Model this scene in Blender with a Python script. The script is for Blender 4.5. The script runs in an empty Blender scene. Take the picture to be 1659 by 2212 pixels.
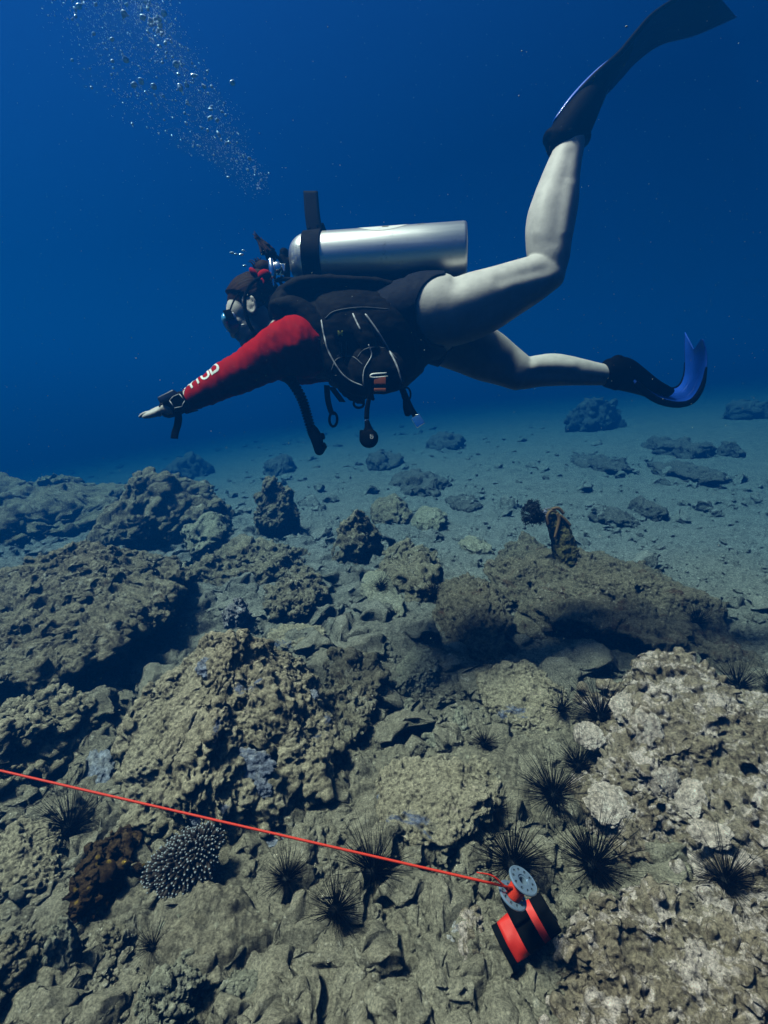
import bpy, bmesh, math, random
import numpy as np
from mathutils import Vector, Matrix
from mathutils.bvhtree import BVHTree

random.seed(7)
rng = np.random.default_rng(11)
SC = bpy.context.scene
COL = SC.collection

# ------------------------------------------------------------------ camera
CAM_Z, PITCH, F = 1.15, math.radians(13.0), 1106.0      # F in units of a 1659 px wide picture
cam = bpy.data.cameras.new("camera")
cam_ob = bpy.data.objects.new("camera", cam)
COL.objects.link(cam_ob)
cam_ob.location = (0, 0, CAM_Z)
cam_ob.rotation_euler = (math.pi / 2 - PITCH, 0, 0)
cam.sensor_fit = 'HORIZONTAL'
cam.angle = 2 * math.atan(829.5 / F)
cam.clip_start, cam.clip_end = 0.02, 400
SC.camera = cam_ob

# ------------------------------------------------------------------ world, sun, exposure
SUN_DIR = Vector((-0.42, -0.02, 0.90)).normalized()       # towards the sun: high, from the upper left
SUN_EL = math.asin(SUN_DIR.z)
SUN_ROT = math.atan2(SUN_DIR.x, SUN_DIR.y)
world = bpy.data.worlds.new("World")
SC.world = world
world.use_nodes = True
wn = world.node_tree
wn.nodes.clear()
w_out = wn.nodes.new('ShaderNodeOutputWorld')
w_bg = wn.nodes.new('ShaderNodeBackground')
w_sky = wn.nodes.new('ShaderNodeTexSky')
w_sky.sky_type = 'NISHITA'
w_sky.sun_disc = False
w_sky.sun_elevation = SUN_EL
w_sky.sun_rotation = SUN_ROT
w_tc = wn.nodes.new('ShaderNodeTexCoord')
w_ramp = wn.nodes.new('ShaderNodeValToRGB')               # the light that reaches down: blue sideways, pale overhead
w_mul = wn.nodes.new('ShaderNodeMix')
w_mul.data_type, w_mul.blend_type = 'RGBA', 'MULTIPLY'
w_mul.inputs[0].default_value = 1.0
cr = w_ramp.color_ramp
cr.elements[0].position, cr.elements[0].color = 0.0, (0.0003, 0.018, 0.074, 1)
cr.elements[1].position, cr.elements[1].color = 1.0, (0.62, 0.66, 0.62, 1)
for pos, c in ((0.25, (0.0006, 0.030, 0.120, 1)), (0.60, (0.032, 0.130, 0.36, 1)), (0.84, (0.20, 0.30, 0.36, 1))):
    e = cr.elements.new(pos)
    e.color = c
w_dot = wn.nodes.new('ShaderNodeVectorMath')              # overhead, leaning to the sun's side
w_dot.operation = 'DOT_PRODUCT'
w_dot.inputs[1].default_value = Vector((-0.24, -0.08, 0.95)).normalized()
wn.links.new(w_tc.outputs['Generated'], w_dot.inputs[0])
wn.links.new(w_dot.outputs['Value'], w_ramp.inputs[0])
wn.links.new(w_sky.outputs[0], w_mul.inputs[6])
wn.links.new(w_ramp.outputs[0], w_mul.inputs[7])
wn.links.new(w_mul.outputs[2], w_bg.inputs[0])
wn.links.new(w_bg.outputs[0], w_out.inputs[0])
w_bg.inputs[1].default_value = 0.10

sun = bpy.data.lights.new("sun", 'SUN')
sun.energy = 5.0
sun.angle = math.radians(12)
sun.color = (1.0, 0.775, 0.62)
sun_ob = bpy.data.objects.new("sun", sun)
COL.objects.link(sun_ob)
sun_ob.rotation_euler = (-SUN_DIR).to_track_quat('-Z', 'Y').to_euler()
sun_ob.location = (-3, -1, 8)

SC.view_settings.view_transform = 'Standard'
SC.view_settings.look = 'None'
SC.view_settings.exposure = 1.0
SC.view_settings.gamma = 1.0
SC.cycles.max_bounces = 6
SC.cycles.diffuse_bounces = 0
SC.cycles.glossy_bounces = 3
SC.cycles.volume_bounces = 0
SC.cycles.use_denoising = True

HAZE_DENSITY = 0.260
HAZE_COLOR = (0.001, 0.067, 0.258, 1)
HAZE_ABSORB = (0.0, 0.206, 0.416, 1)            # red is swallowed first

# ------------------------------------------------------------------ camera rays as positions in the place
FWD = np.array([0, math.cos(PITCH), -math.sin(PITCH)])
UPV = np.array([0, math.sin(PITCH), math.cos(PITCH)])
RGT = np.array([1.0, 0, 0])
CAMP = np.array([0, 0, CAM_Z])


def ray(u, v):
    return FWD + (u - 829.5) / F * RGT - (v - 1106.0) / F * UPV


def P(u, v, d):
    return CAMP + d * ray(u, v)


def to_uvd(p):
    q = np.asarray(p) - CAMP
    d = q @ FWD
    return 829.5 + F * (q @ RGT) / d, 1106.0 - F * (q @ UPV) / d, d


# ------------------------------------------------------------------ noise
_G = np.array([[1, 1, 0], [-1, 1, 0], [1, -1, 0], [-1, -1, 0], [1, 0, 1], [-1, 0, 1], [1, 0, -1], [-1, 0, -1],
               [0, 1, 1], [0, -1, 1], [0, 1, -1], [0, -1, -1], [1, 1, 0], [0, -1, 1], [-1, 1, 0], [0, -1, -1]], np.float32)


def _hash(x, y, z, s):
    h = (x.astype(np.uint32) * np.uint32(374761393) + y.astype(np.uint32) * np.uint32(668265263)
         + z.astype(np.uint32) * np.uint32(2147483647) + np.uint32((s * 2654435761) & 0xffffffff))
    h = (h ^ (h >> np.uint32(13))) * np.uint32(1274126177)
    h = (h ^ (h >> np.uint32(15))) * np.uint32(2246822519)
    return h ^ (h >> np.uint32(16))


def perlin(p, s=0):
    p = np.asarray(p, np.float32)
    i = np.floor(p).astype(np.int64)
    f = (p - i).astype(np.float32)
    w = f * f * f * (f * (f * 6 - 15) + 10)
    out = np.zeros(len(p), np.float32)
    for dx in (0, 1):
        wx = w[:, 0] if dx else 1 - w[:, 0]
        for dy in (0, 1):
            wy = w[:, 1] if dy else 1 - w[:, 1]
            for dz in (0, 1):
                wz = w[:, 2] if dz else 1 - w[:, 2]
                g = _G[_hash(i[:, 0] + dx, i[:, 1] + dy, i[:, 2] + dz, s) & np.uint32(15)]
                out += wx * wy * wz * (g[:, 0] * (f[:, 0] - dx) + g[:, 1] * (f[:, 1] - dy) + g[:, 2] * (f[:, 2] - dz))
    return out


def fbm(p, octv=4, s=0, gain=0.5, ridged=False):
    out, a, fr, tot = 0.0, 1.0, 1.0, 0.0
    for o in range(octv):
        n = perlin(p * fr + 17.3 * o, s + o)
        if ridged:
            n = 1 - 2 * np.abs(n)
        out = out + a * n
        tot += a
        a *= gain
        fr *= 2.03
    return out / tot


def worley(p, s=0):
    p = np.asarray(p, np.float32)
    i = np.floor(p).astype(np.int64)
    f = (p - i).astype(np.float32)
    best = np.full(len(p), 9.0, np.float32)
    for dx in (-1, 0, 1):
        for dy in (-1, 0, 1):
            for dz in (-1, 0, 1):
                h = _hash(i[:, 0] + dx, i[:, 1] + dy, i[:, 2] + dz, s)
                ox = (h & np.uint32(255)).astype(np.float32) / 255 + dx - f[:, 0]
                oy = ((h >> np.uint32(8)) & np.uint32(255)).astype(np.float32) / 255 + dy - f[:, 1]
                oz = ((h >> np.uint32(16)) & np.uint32(255)).astype(np.float32) / 255 + dz - f[:, 2]
                best = np.minimum(best, ox * ox + oy * oy + oz * oz)
    return np.sqrt(best)


def sstep(a, b, x):
    t = np.clip((x - a) / (b - a), 0, 1)
    return t * t * (3 - 2 * t)


# ------------------------------------------------------------------ mesh helpers
def mesh_from(name, verts, faces, smooth=True):
    me = bpy.data.meshes.new(name)
    verts = np.asarray(verts, np.float32)
    if isinstance(faces, np.ndarray) and faces.ndim == 2:
        n, k = faces.shape
        me.vertices.add(len(verts))
        me.vertices.foreach_set('co', verts.ravel())
        me.loops.add(n * k)
        me.loops.foreach_set('vertex_index', faces.astype(np.int32).ravel())
        me.polygons.add(n)
        me.polygons.foreach_set('loop_start', np.arange(0, n * k, k, dtype=np.int32))
        me.update(calc_edges=True)
        me.validate()
    else:
        me.from_pydata([tuple(map(float, v)) for v in verts], [], [tuple(map(int, f)) for f in faces])
        me.update()
    if smooth:
        me.polygons.foreach_set('use_smooth', np.ones(len(me.polygons), bool))
    return me


def put(name, me, mat=None, parent=None, loc=None):
    o = bpy.data.objects.new(name, me)
    COL.objects.link(o)
    if mat is not None:
        me.materials.clear()
        for m in (mat if isinstance(mat, (list, tuple)) else [mat]):
            me.materials.append(m)
    if parent is not None:
        o.parent = parent
        if loc is None:                                  # vertices given in world space: bring them into the parent's
            me.transform(parent_world(parent).inverted())
    if loc is not None:
        o.location = loc
    return o


def parent_world(o):
    m = Matrix.LocRotScale(o.location, o.rotation_euler, o.scale)
    return parent_world(o.parent) @ m if o.parent else m


def tag(o, label=None, cat=None, group=None, kind=None):
    if label:
        o['label'] = label
    if cat:
        o['category'] = cat
    if group:
        o['group'] = group
    if kind:
        o['kind'] = kind
    return o


def thing(name, label, cat, loc=(0, 0, 0), group=None):
    o = bpy.data.objects.new(name, None)
    o.empty_display_size = 0.05
    COL.objects.link(o)
    o.location = loc
    return tag(o, label, cat, group)


_ICO = {}


def ico(n):
    if n not in _ICO:
        bm = bmesh.new()
        bmesh.ops.create_icosphere(bm, subdivisions=n, radius=1)
        v = np.array([x.co[:] for x in bm.verts], np.float32)
        f = np.array([[x.index for x in q.verts] for q in bm.faces], np.int32)
        bm.free()
        _ICO[n] = (v, f)
    return _ICO[n]


def vnormals(v, f):
    a, b, c = v[f[:, 0]], v[f[:, 1]], v[f[:, 2]]
    n = np.cross(b - a, c - a)
    out = np.zeros_like(v)
    for k in range(3):
        for ax in range(3):
            out[:, ax] += np.bincount(f[:, k], n[:, ax], len(v)).astype(v.dtype)
    return out / (np.linalg.norm(out, axis=1, keepdims=True) + 1e-12)


def catmull(pts, per):
    pts = np.asarray(pts, float)
    q = np.vstack([2 * pts[0] - pts[1], pts, 2 * pts[-1] - pts[-2]])
    out = []
    for i in range(1, len(q) - 2):
        for k in range(per):
            t = k / per
            out.append(0.5 * (2 * q[i] + (q[i + 1] - q[i - 1]) * t + (2 * q[i - 1] - 5 * q[i] + 4 * q[i + 1] - q[i + 2]) * t * t
                              + (3 * q[i] - q[i - 1] - 3 * q[i + 1] + q[i + 2]) * t ** 3))
    out.append(q[-2])
    return np.array(out)


def loft(cs, a, b, ref=None, seg=28, per=5, cap=True):
    """tube through centres cs, radius a across (perpendicular to ref), radius b along ref"""
    cs, a, b = np.asarray(cs, float), np.asarray(a, float), np.asarray(b, float)
    ref = FWD if ref is None else np.asarray(ref, float)
    dat = catmull(np.hstack([cs, a[:, None], b[:, None]]), per)
    c, a, b = dat[:, :3], np.maximum(dat[:, 3], 1e-4), np.maximum(dat[:, 4], 1e-4)
    t = np.gradient(c, axis=0)
    t /= np.linalg.norm(t, axis=1, keepdims=True)
    if cap:
        for end in (0, -1):
            sgn = -1 if end == 0 else 1
            cc, aa, bb, tt = c[end], a[end], b[end], t[end]
            ex = [(cc + sgn * tt * min(aa, bb) * math.sin(x) * 0.9, aa * math.cos(x), bb * math.cos(x)) for x in (0.45, 0.9, 1.25, 1.5)]
            C_ = np.array([e[0] for e in ex])
            A_ = np.array([e[1] for e in ex])
            B_ = np.array([e[2] for e in ex])
            T_ = np.repeat(tt[None], 4, 0)
            if end == 0:
                c, a, b, t = np.vstack([C_[::-1], c]), np.r_[A_[::-1], a], np.r_[B_[::-1], b], np.vstack([T_, t])
            else:
                c, a, b, t = np.vstack([c, C_]), np.r_[a, A_], np.r_[b, B_], np.vstack([t, T_])
    bn = ref - (t @ ref)[:, None] * t
    bn /= np.linalg.norm(bn, axis=1, keepdims=True) + 1e-9
    nn = np.cross(bn, t)
    th = np.linspace(0, 2 * math.pi, seg, endpoint=False)
    V = c[:, None] + a[:, None, None] * np.cos(th)[None, :, None] * nn[:, None] + b[:, None, None] * np.sin(th)[None, :, None] * bn[:, None]
    m = len(c)
    V = V.reshape(-1, 3)
    Fc = []
    for i in range(m - 1):
        for j in range(seg):
            k = (j + 1) % seg
            Fc.append((i * seg + j, i * seg + k, (i + 1) * seg + k, (i + 1) * seg + j))
    Fc.append(tuple(range(seg))[::-1])
    Fc.append(tuple((m - 1) * seg + j for j in range(seg)))
    return V, Fc


def ell(c, ax, seg=20, rings=12):
    """ellipsoid: centre c, three axis vectors"""
    c, ax = np.asarray(c, float), np.asarray(ax, float)
    v, f = ico(4)
    return c + v @ ax, [tuple(x) for x in f]


def tube(pts, r, seg=8, per=4, cap=True):
    pts = np.asarray(pts, float)
    r = np.full(len(pts), r) if np.isscalar(r) else np.asarray(r, float)
    dat = catmull(np.hstack([pts, r[:, None]]), per) if per > 1 and len(pts) > 1 else np.hstack([pts, r[:, None]])
    c, rr = dat[:, :3], dat[:, 3]
    t = np.gradient(c, axis=0)
    t /= np.linalg.norm(t, axis=1, keepdims=True) + 1e-12
    n = np.cross(t[0], [0.3, 0.5, 0.8])
    n /= np.linalg.norm(n)
    V, Fc = [], []
    for i in range(len(c)):
        n = n - (n @ t[i]) * t[i]
        n /= np.linalg.norm(n) + 1e-12
        bq = np.cross(t[i], n)
        for j in range(seg):
            th = 2 * math.pi * j / seg
            V.append(c[i] + rr[i] * (math.cos(th) * n + math.sin(th) * bq))
    for i in range(len(c) - 1):
        for j in range(seg):
            k = (j + 1) % seg
            Fc.append((i * seg + j, i * seg + k, (i + 1) * seg + k, (i + 1) * seg + j))
    if cap:
        Fc.append(tuple(range(seg))[::-1])
        Fc.append(tuple((len(c) - 1) * seg + j for j in range(seg)))
    return np.array(V), Fc


def join(parts):
    V, Fc, o = [], [], 0
    for v, f in parts:
        V.append(np.asarray(v, float))
        Fc += [tuple(int(i) + o for i in q) for q in f]
        o += len(v)
    return np.vstack(V), Fc


def box(c, ax, bev=0.0):
    """bevelled box: centre, three half-axis vectors"""
    c, ax = np.asarray(c, float), np.asarray(ax, float)
    bm = bmesh.new()
    bmesh.ops.create_cube(bm, size=2)
    ln = np.linalg.norm(ax, axis=1)
    for v in bm.verts:
        v.co = Vector([v.co[i] * ln[i] for i in range(3)])
    if bev:
        bmesh.ops.bevel(bm, geom=bm.edges[:] + bm.verts[:], offset=bev, segments=3, affect='EDGES', profile=0.6)
    bm.verts.index_update()
    v = np.array([x.co[:] for x in bm.verts])
    f = [tuple(x.index for x in q.verts) for q in bm.faces]
    bm.free()
    return c + v @ (ax / ln[:, None]), f


def lathe(prof, c, axis, seg=40, ref=(0.1, 0.2, 0.97)):
    axis = np.asarray(axis, float)
    axis = axis / np.linalg.norm(axis)
    n = np.cross(axis, ref)
    n /= np.linalg.norm(n)
    b = np.cross(axis, n)
    V, Fc = [], []
    for (s, r) in prof:
        for j in range(seg):
            th = 2 * math.pi * j / seg
            V.append(np.asarray(c) + axis * s + r * (math.cos(th) * n + math.sin(th) * b))
    for i in range(len(prof) - 1):
        for j in range(seg):
            k = (j + 1) % seg
            Fc.append((i * seg + j, i * seg + k, (i + 1) * seg + k, (i + 1) * seg + j))
    Fc.append(tuple(range(seg))[::-1])
    Fc.append(tuple((len(prof) - 1) * seg + j for j in range(seg)))
    return np.array(V), Fc


def recalc(me):
    bm = bmesh.new()
    bm.from_mesh(me)
    bmesh.ops.recalc_face_normals(bm, faces=bm.faces)
    bm.to_mesh(me)
    bm.free()
    return me


def fused(name, parts, voxel, smooth=4):
    """overlapping closed pieces become one continuous skin"""
    v, f = join(parts)
    me = recalc(mesh_from('raw', v, f))
    o = bpy.data.objects.new('raw', me)
    COL.objects.link(o)
    m = o.modifiers.new('r', 'REMESH')
    m.mode, m.voxel_size = 'VOXEL', voxel
    if smooth:
        s = o.modifiers.new('s', 'SMOOTH')
        s.factor, s.iterations = 0.5, smooth
    dg = bpy.context.evaluated_depsgraph_get()
    out = bpy.data.meshes.new_from_object(o.evaluated_get(dg))
    out.name = name
    bpy.data.objects.remove(o)
    bpy.data.meshes.remove(me)
    out.polygons.foreach_set('use_smooth', np.ones(len(out.polygons), bool))
    return out


def arrays(me):
    v = np.zeros(len(me.vertices) * 3, np.float32)
    me.vertices.foreach_get('co', v)
    n = np.zeros(len(me.vertices) * 3, np.float32)
    me.vertices.foreach_get('normal', n)
    return v.reshape(-1, 3).astype(float), n.reshape(-1, 3).astype(float), [tuple(p.vertices) for p in me.polygons]


def ribbon(A, B, thick, n=40, m=10, dish=0.0):
    """sheet with thickness between edge curves A and B"""
    A, B = catmull(A, 8), catmull(B, 8)
    ta, tb = np.linspace(0, 1, len(A)), np.linspace(0, 1, len(B))
    s = np.linspace(0, 1, n)
    A = np.stack([np.interp(s, ta, A[:, k]) for k in range(3)], 1)
    B = np.stack([np.interp(s, tb, B[:, k]) for k in range(3)], 1)
    w = np.linspace(0, 1, m)
    G = A[:, None] * (1 - w)[None, :, None] + B[:, None] * w[None, :, None]
    ds, dw = np.gradient(G, axis=0), np.gradient(G, axis=1)
    N = np.cross(ds, dw)
    N /= np.linalg.norm(N, axis=2, keepdims=True) + 1e-12
    G = G + N * (dish * (1 - (2 * w - 1) ** 2))[None, :, None]
    th = thick if np.isscalar(thick) else np.interp(s, np.linspace(0, 1, len(thick)), thick)[:, None, None]
    V = np.vstack([(G + N * th / 2).reshape(-1, 3), (G - N * th / 2).reshape(-1, 3)])
    o = n * m
    Fc = []
    for i in range(n - 1):
        for j in range(m - 1):
            q = (i * m + j, i * m + j + 1, (i + 1) * m + j + 1, (i + 1) * m + j)
            Fc.append(q)
            Fc.append(tuple(x + o for x in q)[::-1])
    rim = [i * m for i in range(n)] + [(n - 1) * m + j for j in range(1, m)] + [i * m + m - 1 for i in range(n - 2, -1, -1)] + [j for j in range(m - 2, 0, -1)]
    for a_, b_ in zip(rim, rim[1:] + rim[:1]):
        Fc.append((a_, b_, b_ + o, a_ + o))
    return V, Fc, G


# ------------------------------------------------------------------ materials
def new_mat(name):
    m = bpy.data.materials.new(name)
    m.use_nodes = True
    nt = m.node_tree
    bsdf = nt.nodes['Principled BSDF']
    return m, nt, bsdf


def nd(nt, kind, **kw):
    n = nt.nodes.new(kind)
    for k, v in kw.items():
        if k.startswith('i_'):
            key = k[2:]
            key = int(key) if key.isdigit() else key
            if hasattr(v, 'is_output'):
                nt.links.new(v, n.inputs[key])
            else:
                n.inputs[key].default_value = v
        else:
            setattr(n, k, v)
    return n


def mixc(nt, fac, a, b, blend='MIX'):
    n = nt.nodes.new('ShaderNodeMix')
    n.data_type, n.blend_type = 'RGBA', blend
    for i, x in ((0, fac), (6, a), (7, b)):
        if hasattr(x, 'is_output'):
            nt.links.new(x, n.inputs[i])
        else:
            n.inputs[i].default_value = x if i == 0 else (*x, 1)
    return n.outputs[2]


def ramp(nt, fac, stops):
    n = nt.nodes.new('ShaderNodeValToRGB')
    nt.links.new(fac, n.inputs[0])
    el = n.color_ramp.elements
    el[0].position, el[0].color = stops[0][0], (*stops[0][1], 1)
    el[1].position, el[1].color = stops[-1][0], (*stops[-1][1], 1)
    for p_, c_ in stops[1:-1]:
        e_ = el.new(p_)
        e_.color = (*c_, 1)
    return n.outputs[0]


def mrange(nt, x, a, b, c=0.0, d=1.0):
    n = nd(nt, 'ShaderNodeMapRange', i_0=x, i_1=a, i_2=b, i_3=c, i_4=d)
    n.clamp = True
    return n.outputs[0]


def mul(nt, a, b):
    n = nt.nodes.new('ShaderNodeMath')
    n.operation = 'MULTIPLY'
    for i, x in enumerate((a, b)):
        if hasattr(x, 'is_output'):
            nt.links.new(x, n.inputs[i])
        else:
            n.inputs[i].default_value = x
    return n.outputs[0]


def reef_mat(name, dark, mid, light, silt=(0.20, 0.19, 0.13), silt_amt=0.6, pale=(0.46, 0.42, 0.38), pale_t=0.62,
             patch=None, patch_t=0.60, turf=(0.07, 0.035, 0.015), turf_t=0.62, bump=0.6, scale=1.0):
    m, nt, bs = new_mat(name)
    tc = nd(nt, 'ShaderNodeTexCoord').outputs['Object']

    def noise(sc, det=6, rough=0.6, dist=0.0, off=0.0):
        mp = nd(nt, 'ShaderNodeMapping', i_Vector=tc, i_Location=(off, off * 1.7, -off))
        n = nd(nt, 'ShaderNodeTexNoise', i_Vector=mp.outputs[0], i_Scale=sc * scale, i_Detail=det, i_Roughness=rough, i_Distortion=dist)
        return n.outputs['Fac']
    base = ramp(nt, noise(7, 9, 0.72, 0.3), [(0.30, dark), (0.5, mid), (0.70, light)])
    base = mixc(nt, mrange(nt, noise(46, 5, 0.7, 0, 3.1), 0.42, 0.66), base, tuple(min(1, x * 1.5 + 0.02) for x in mid), 'MIX')
    # brown turf algae
    base = mixc(nt, mul(nt, mrange(nt, noise(9, 7, 0.7, 0.5, 7.7), turf_t, turf_t + 0.08), 0.8), base, turf)
    # silt lies on what faces up
    geo = nd(nt, 'ShaderNodeNewGeometry')
    sep = nd(nt, 'ShaderNodeSeparateXYZ', i_0=geo.outputs['Normal'])
    up = mrange(nt, sep.outputs['Z'], 0.35, 0.95)
    sl = mul(nt, mul(nt, up, mrange(nt, noise(5, 6, 0.6, 0, 12.0), 0.35, 0.6)), silt_amt)
    base = mixc(nt, sl, base, mixc(nt, noise(130, 3, 0.6), tuple(x * 0.65 for x in silt), tuple(x * 1.35 for x in silt)))
    # pale crusts and speckles
    vo = nd(nt, 'ShaderNodeTexVoronoi', i_Vector=tc, i_Scale=42.0 * scale, i_Randomness=1.0)
    spk = mul(nt, mrange(nt, vo.outputs['Distance'], 0.30, 0.16), mrange(nt, noise(6, 4, 0.6, 0, 21.0), 0.50, 0.60))
    base = mixc(nt, mul(nt, spk, 0.85), base, pale)
    crust = mrange(nt, noise(13, 8, 0.75, 0.6, 33.0), pale_t, pale_t + 0.06)
    base = mixc(nt, mul(nt, crust, 0.8), base, pale)
    if patch is not None:
        pm = mrange(nt, noise(5.5, 6, 0.62, 0.4, 44.0), patch_t, patch_t + 0.03)
        base = mixc(nt, mul(nt, pm, 0.9), base, mixc(nt, noise(60, 4, 0.6), tuple(x * 0.7 for x in patch), tuple(x * 1.2 for x in patch)))
    grain = ramp(nt, noise(95, 6, 0.8, 0, 55.0), [(0.34, (0.42, 0.39, 0.37)), (0.5, (1.40, 1.31, 1.26)), (0.66, (2.40, 2.24, 2.12))])
    base = mixc(nt, 1.0, base, grain, 'MULTIPLY')
    nt.links.new(base, bs.inputs['Base Color'])
    bs.inputs['Roughness'].default_value = 0.92
    bs.inputs['Specular IOR Level'].default_value = 0.15
    b1 = nd(nt, 'ShaderNodeBump', i_Height=noise(65, 9, 0.78), i_Strength=min(1, bump * 1.5), i_Distance=0.035)
    b2 = nd(nt, 'ShaderNodeBump', i_Height=noise(260, 4, 0.7, 0, 5.0), i_Strength=min(1, bump * 1.2), i_Distance=0.010, i_Normal=b1.outputs[0])
    nt.links.new(b2.outputs[0], bs.inputs['Normal'])
    return m


def plain(name, col, rough=0.6, metal=0.0, spec=0.5, var=0.25, vscale=30, bump=0.0, bscale=120, coat=0.0, sss=0.0):
    m, nt, bs = new_mat(name)
    tc = nd(nt, 'ShaderNodeTexCoord').outputs['Object']
    n = nd(nt, 'ShaderNodeTexNoise', i_Vector=tc, i_Scale=vscale, i_Detail=6.0, i_Roughness=0.65).outputs['Fac']
    c = mixc(nt, mrange(nt, n, 0.3, 0.7), tuple(x * (1 - var) for x in col), tuple(min(1, x * (1 + var)) for x in col))
    nt.links.new(c, bs.inputs['Base Color'])
    nt.links.new(mrange(nt, n, 0.3, 0.7, max(0, rough - 0.08), min(1, rough + 0.08)), bs.inputs['Roughness'])
    bs.inputs['Metallic'].default_value = metal
    bs.inputs['Specular IOR Level'].default_value = spec
    bs.inputs['Coat Weight'].default_value = coat
    if sss:
        bs.inputs['Subsurface Weight'].default_value = sss
        bs.inputs['Subsurface Radius'].default_value = (0.012, 0.005, 0.003)
        bs.inputs['Subsurface Scale'].default_value = 1.0
    if bump:
        h = nd(nt, 'ShaderNodeTexNoise', i_Vector=tc, i_Scale=bscale, i_Detail=4.0).outputs['Fac']
        b = nd(nt, 'ShaderNodeBump', i_Height=h, i_Strength=bump, i_Distance=0.004)
        nt.links.new(b.outputs[0], bs.inputs['Normal'])
    return m


M = {}
M['tan'] = reef_mat('tan_reef', (0.130, 0.104, 0.070), (0.36, 0.30, 0.215), (0.64, 0.55, 0.43), silt=(0.50, 0.425, 0.315), silt_amt=0.75, turf_t=0.68,
                    pale=(0.62, 0.50, 0.40), patch=(0.17, 0.20, 0.33), patch_t=0.62)
M['craggy'] = reef_mat('craggy_reef', (0.085, 0.070, 0.052), (0.245, 0.205, 0.152), (0.52, 0.45, 0.35), silt=(0.33, 0.29, 0.20), silt_amt=0.45,
                       pale=(0.56, 0.51, 0.44), pale_t=0.57, turf_t=0.58)
M['grey'] = reef_mat('grey_stone', (0.15, 0.14, 0.115), (0.28, 0.265, 0.215), (0.42, 0.40, 0.335), silt=(0.33, 0.305, 0.225),
                     pale=(0.58, 0.55, 0.50), pale_t=0.63, turf_t=0.68, bump=0.5)
M['pink'] = reef_mat('pink_crusted_reef', (0.080, 0.052, 0.036), (0.27, 0.205, 0.15), (0.56, 0.46, 0.38), silt=(0.35, 0.29, 0.205), silt_amt=0.5,
                     pale=(0.84, 0.68, 0.64), pale_t=0.505, turf=(0.10, 0.035, 0.018), turf_t=0.60)
M['mound'] = reef_mat('dark_porous_reef', (0.060, 0.048, 0.034), (0.165, 0.137, 0.100), (0.33, 0.28, 0.21), silt=(0.27, 0.23, 0.165), silt_amt=0.5,
                      pale=(0.42, 0.37, 0.33), pale_t=0.61, turf=(0.085, 0.026, 0.010), turf_t=0.56)
M['haze_greyed'] = reef_mat('haze_greyed_rock', (0.050, 0.052, 0.054), (0.125, 0.128, 0.13), (0.24, 0.24, 0.24), silt=(0.20, 0.20, 0.20), silt_amt=0.5,  # greyed copy for the far rocks, extra haze painted into the colour
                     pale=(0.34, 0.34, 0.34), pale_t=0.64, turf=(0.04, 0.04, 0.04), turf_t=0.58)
M['lavender'] = reef_mat('lavender_crust', (0.16, 0.14, 0.16), (0.34, 0.31, 0.35), (0.56, 0.52, 0.54), silt_amt=0.2, pale=(0.66, 0.62, 0.62), pale_t=0.55)
M['sponge'] = reef_mat('blue_grey_sponge', (0.10, 0.11, 0.16), (0.18, 0.20, 0.28), (0.27, 0.29, 0.38), silt_amt=0.45, silt=(0.33, 0.29, 0.21), pale=(0.34, 0.36, 0.44), pale_t=0.64, turf_t=0.66, bump=0.35)
M['brown'] = reef_mat('brown_soft_coral', (0.030, 0.015, 0.006), (0.070, 0.036, 0.014), (0.15, 0.080, 0.03), silt_amt=0.1, pale=(0.45, 0.28, 0.05), pale_t=0.68)
M['sand'] = reef_mat('silty_rubble_ground', (0.115, 0.097, 0.070), (0.26, 0.222, 0.168), (0.42, 0.365, 0.285), silt=(0.345, 0.295, 0.22), silt_amt=0.55,
                     pale=(0.58, 0.53, 0.42), pale_t=0.64, turf=(0.09, 0.07, 0.04), turf_t=0.62, bump=0.8)
def paint_haze(m):  # drains colour with distance: haze painted into the ground and rubble
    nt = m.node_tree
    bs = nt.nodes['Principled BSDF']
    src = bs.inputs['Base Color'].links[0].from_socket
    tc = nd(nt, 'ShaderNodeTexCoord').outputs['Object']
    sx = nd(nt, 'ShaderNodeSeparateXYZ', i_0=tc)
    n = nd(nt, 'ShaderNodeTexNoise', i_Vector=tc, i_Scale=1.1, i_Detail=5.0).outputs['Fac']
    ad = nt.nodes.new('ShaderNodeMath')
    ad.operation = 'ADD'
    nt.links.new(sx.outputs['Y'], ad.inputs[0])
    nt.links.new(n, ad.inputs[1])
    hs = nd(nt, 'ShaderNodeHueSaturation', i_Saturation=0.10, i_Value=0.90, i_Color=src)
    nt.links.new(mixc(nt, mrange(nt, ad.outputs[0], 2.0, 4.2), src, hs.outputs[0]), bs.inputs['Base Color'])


paint_haze(M['sand'])
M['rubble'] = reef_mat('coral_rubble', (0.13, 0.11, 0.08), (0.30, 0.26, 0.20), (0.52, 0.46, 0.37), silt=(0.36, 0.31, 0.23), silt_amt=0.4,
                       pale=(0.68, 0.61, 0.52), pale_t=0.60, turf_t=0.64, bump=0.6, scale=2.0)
paint_haze(M['rubble'])
M['skin'] = plain('pale_skin', (0.56, 0.53, 0.50), 0.55, var=0.13, vscale=26, bump=0.14, bscale=55, spec=0.25)
M['hair'] = plain('brown_hair', (0.026, 0.012, 0.006), 0.7, var=0.5, vscale=60, spec=0.05)
M['red_cloth'] = plain('red_lycra', (0.38, 0.002, 0.0015), 0.8, var=0.10, vscale=18, bump=0.10, bscale=500, spec=0.06)
M['navy'] = plain('navy_neoprene', (0.004, 0.007, 0.018), 0.8, var=0.2, bump=0.1, bscale=400, spec=0.12)
M['black'] = plain('black_nylon', (0.0030, 0.0030, 0.0036), 0.8, var=0.3, bump=0.2, bscale=300, spec=0.08)
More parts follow.
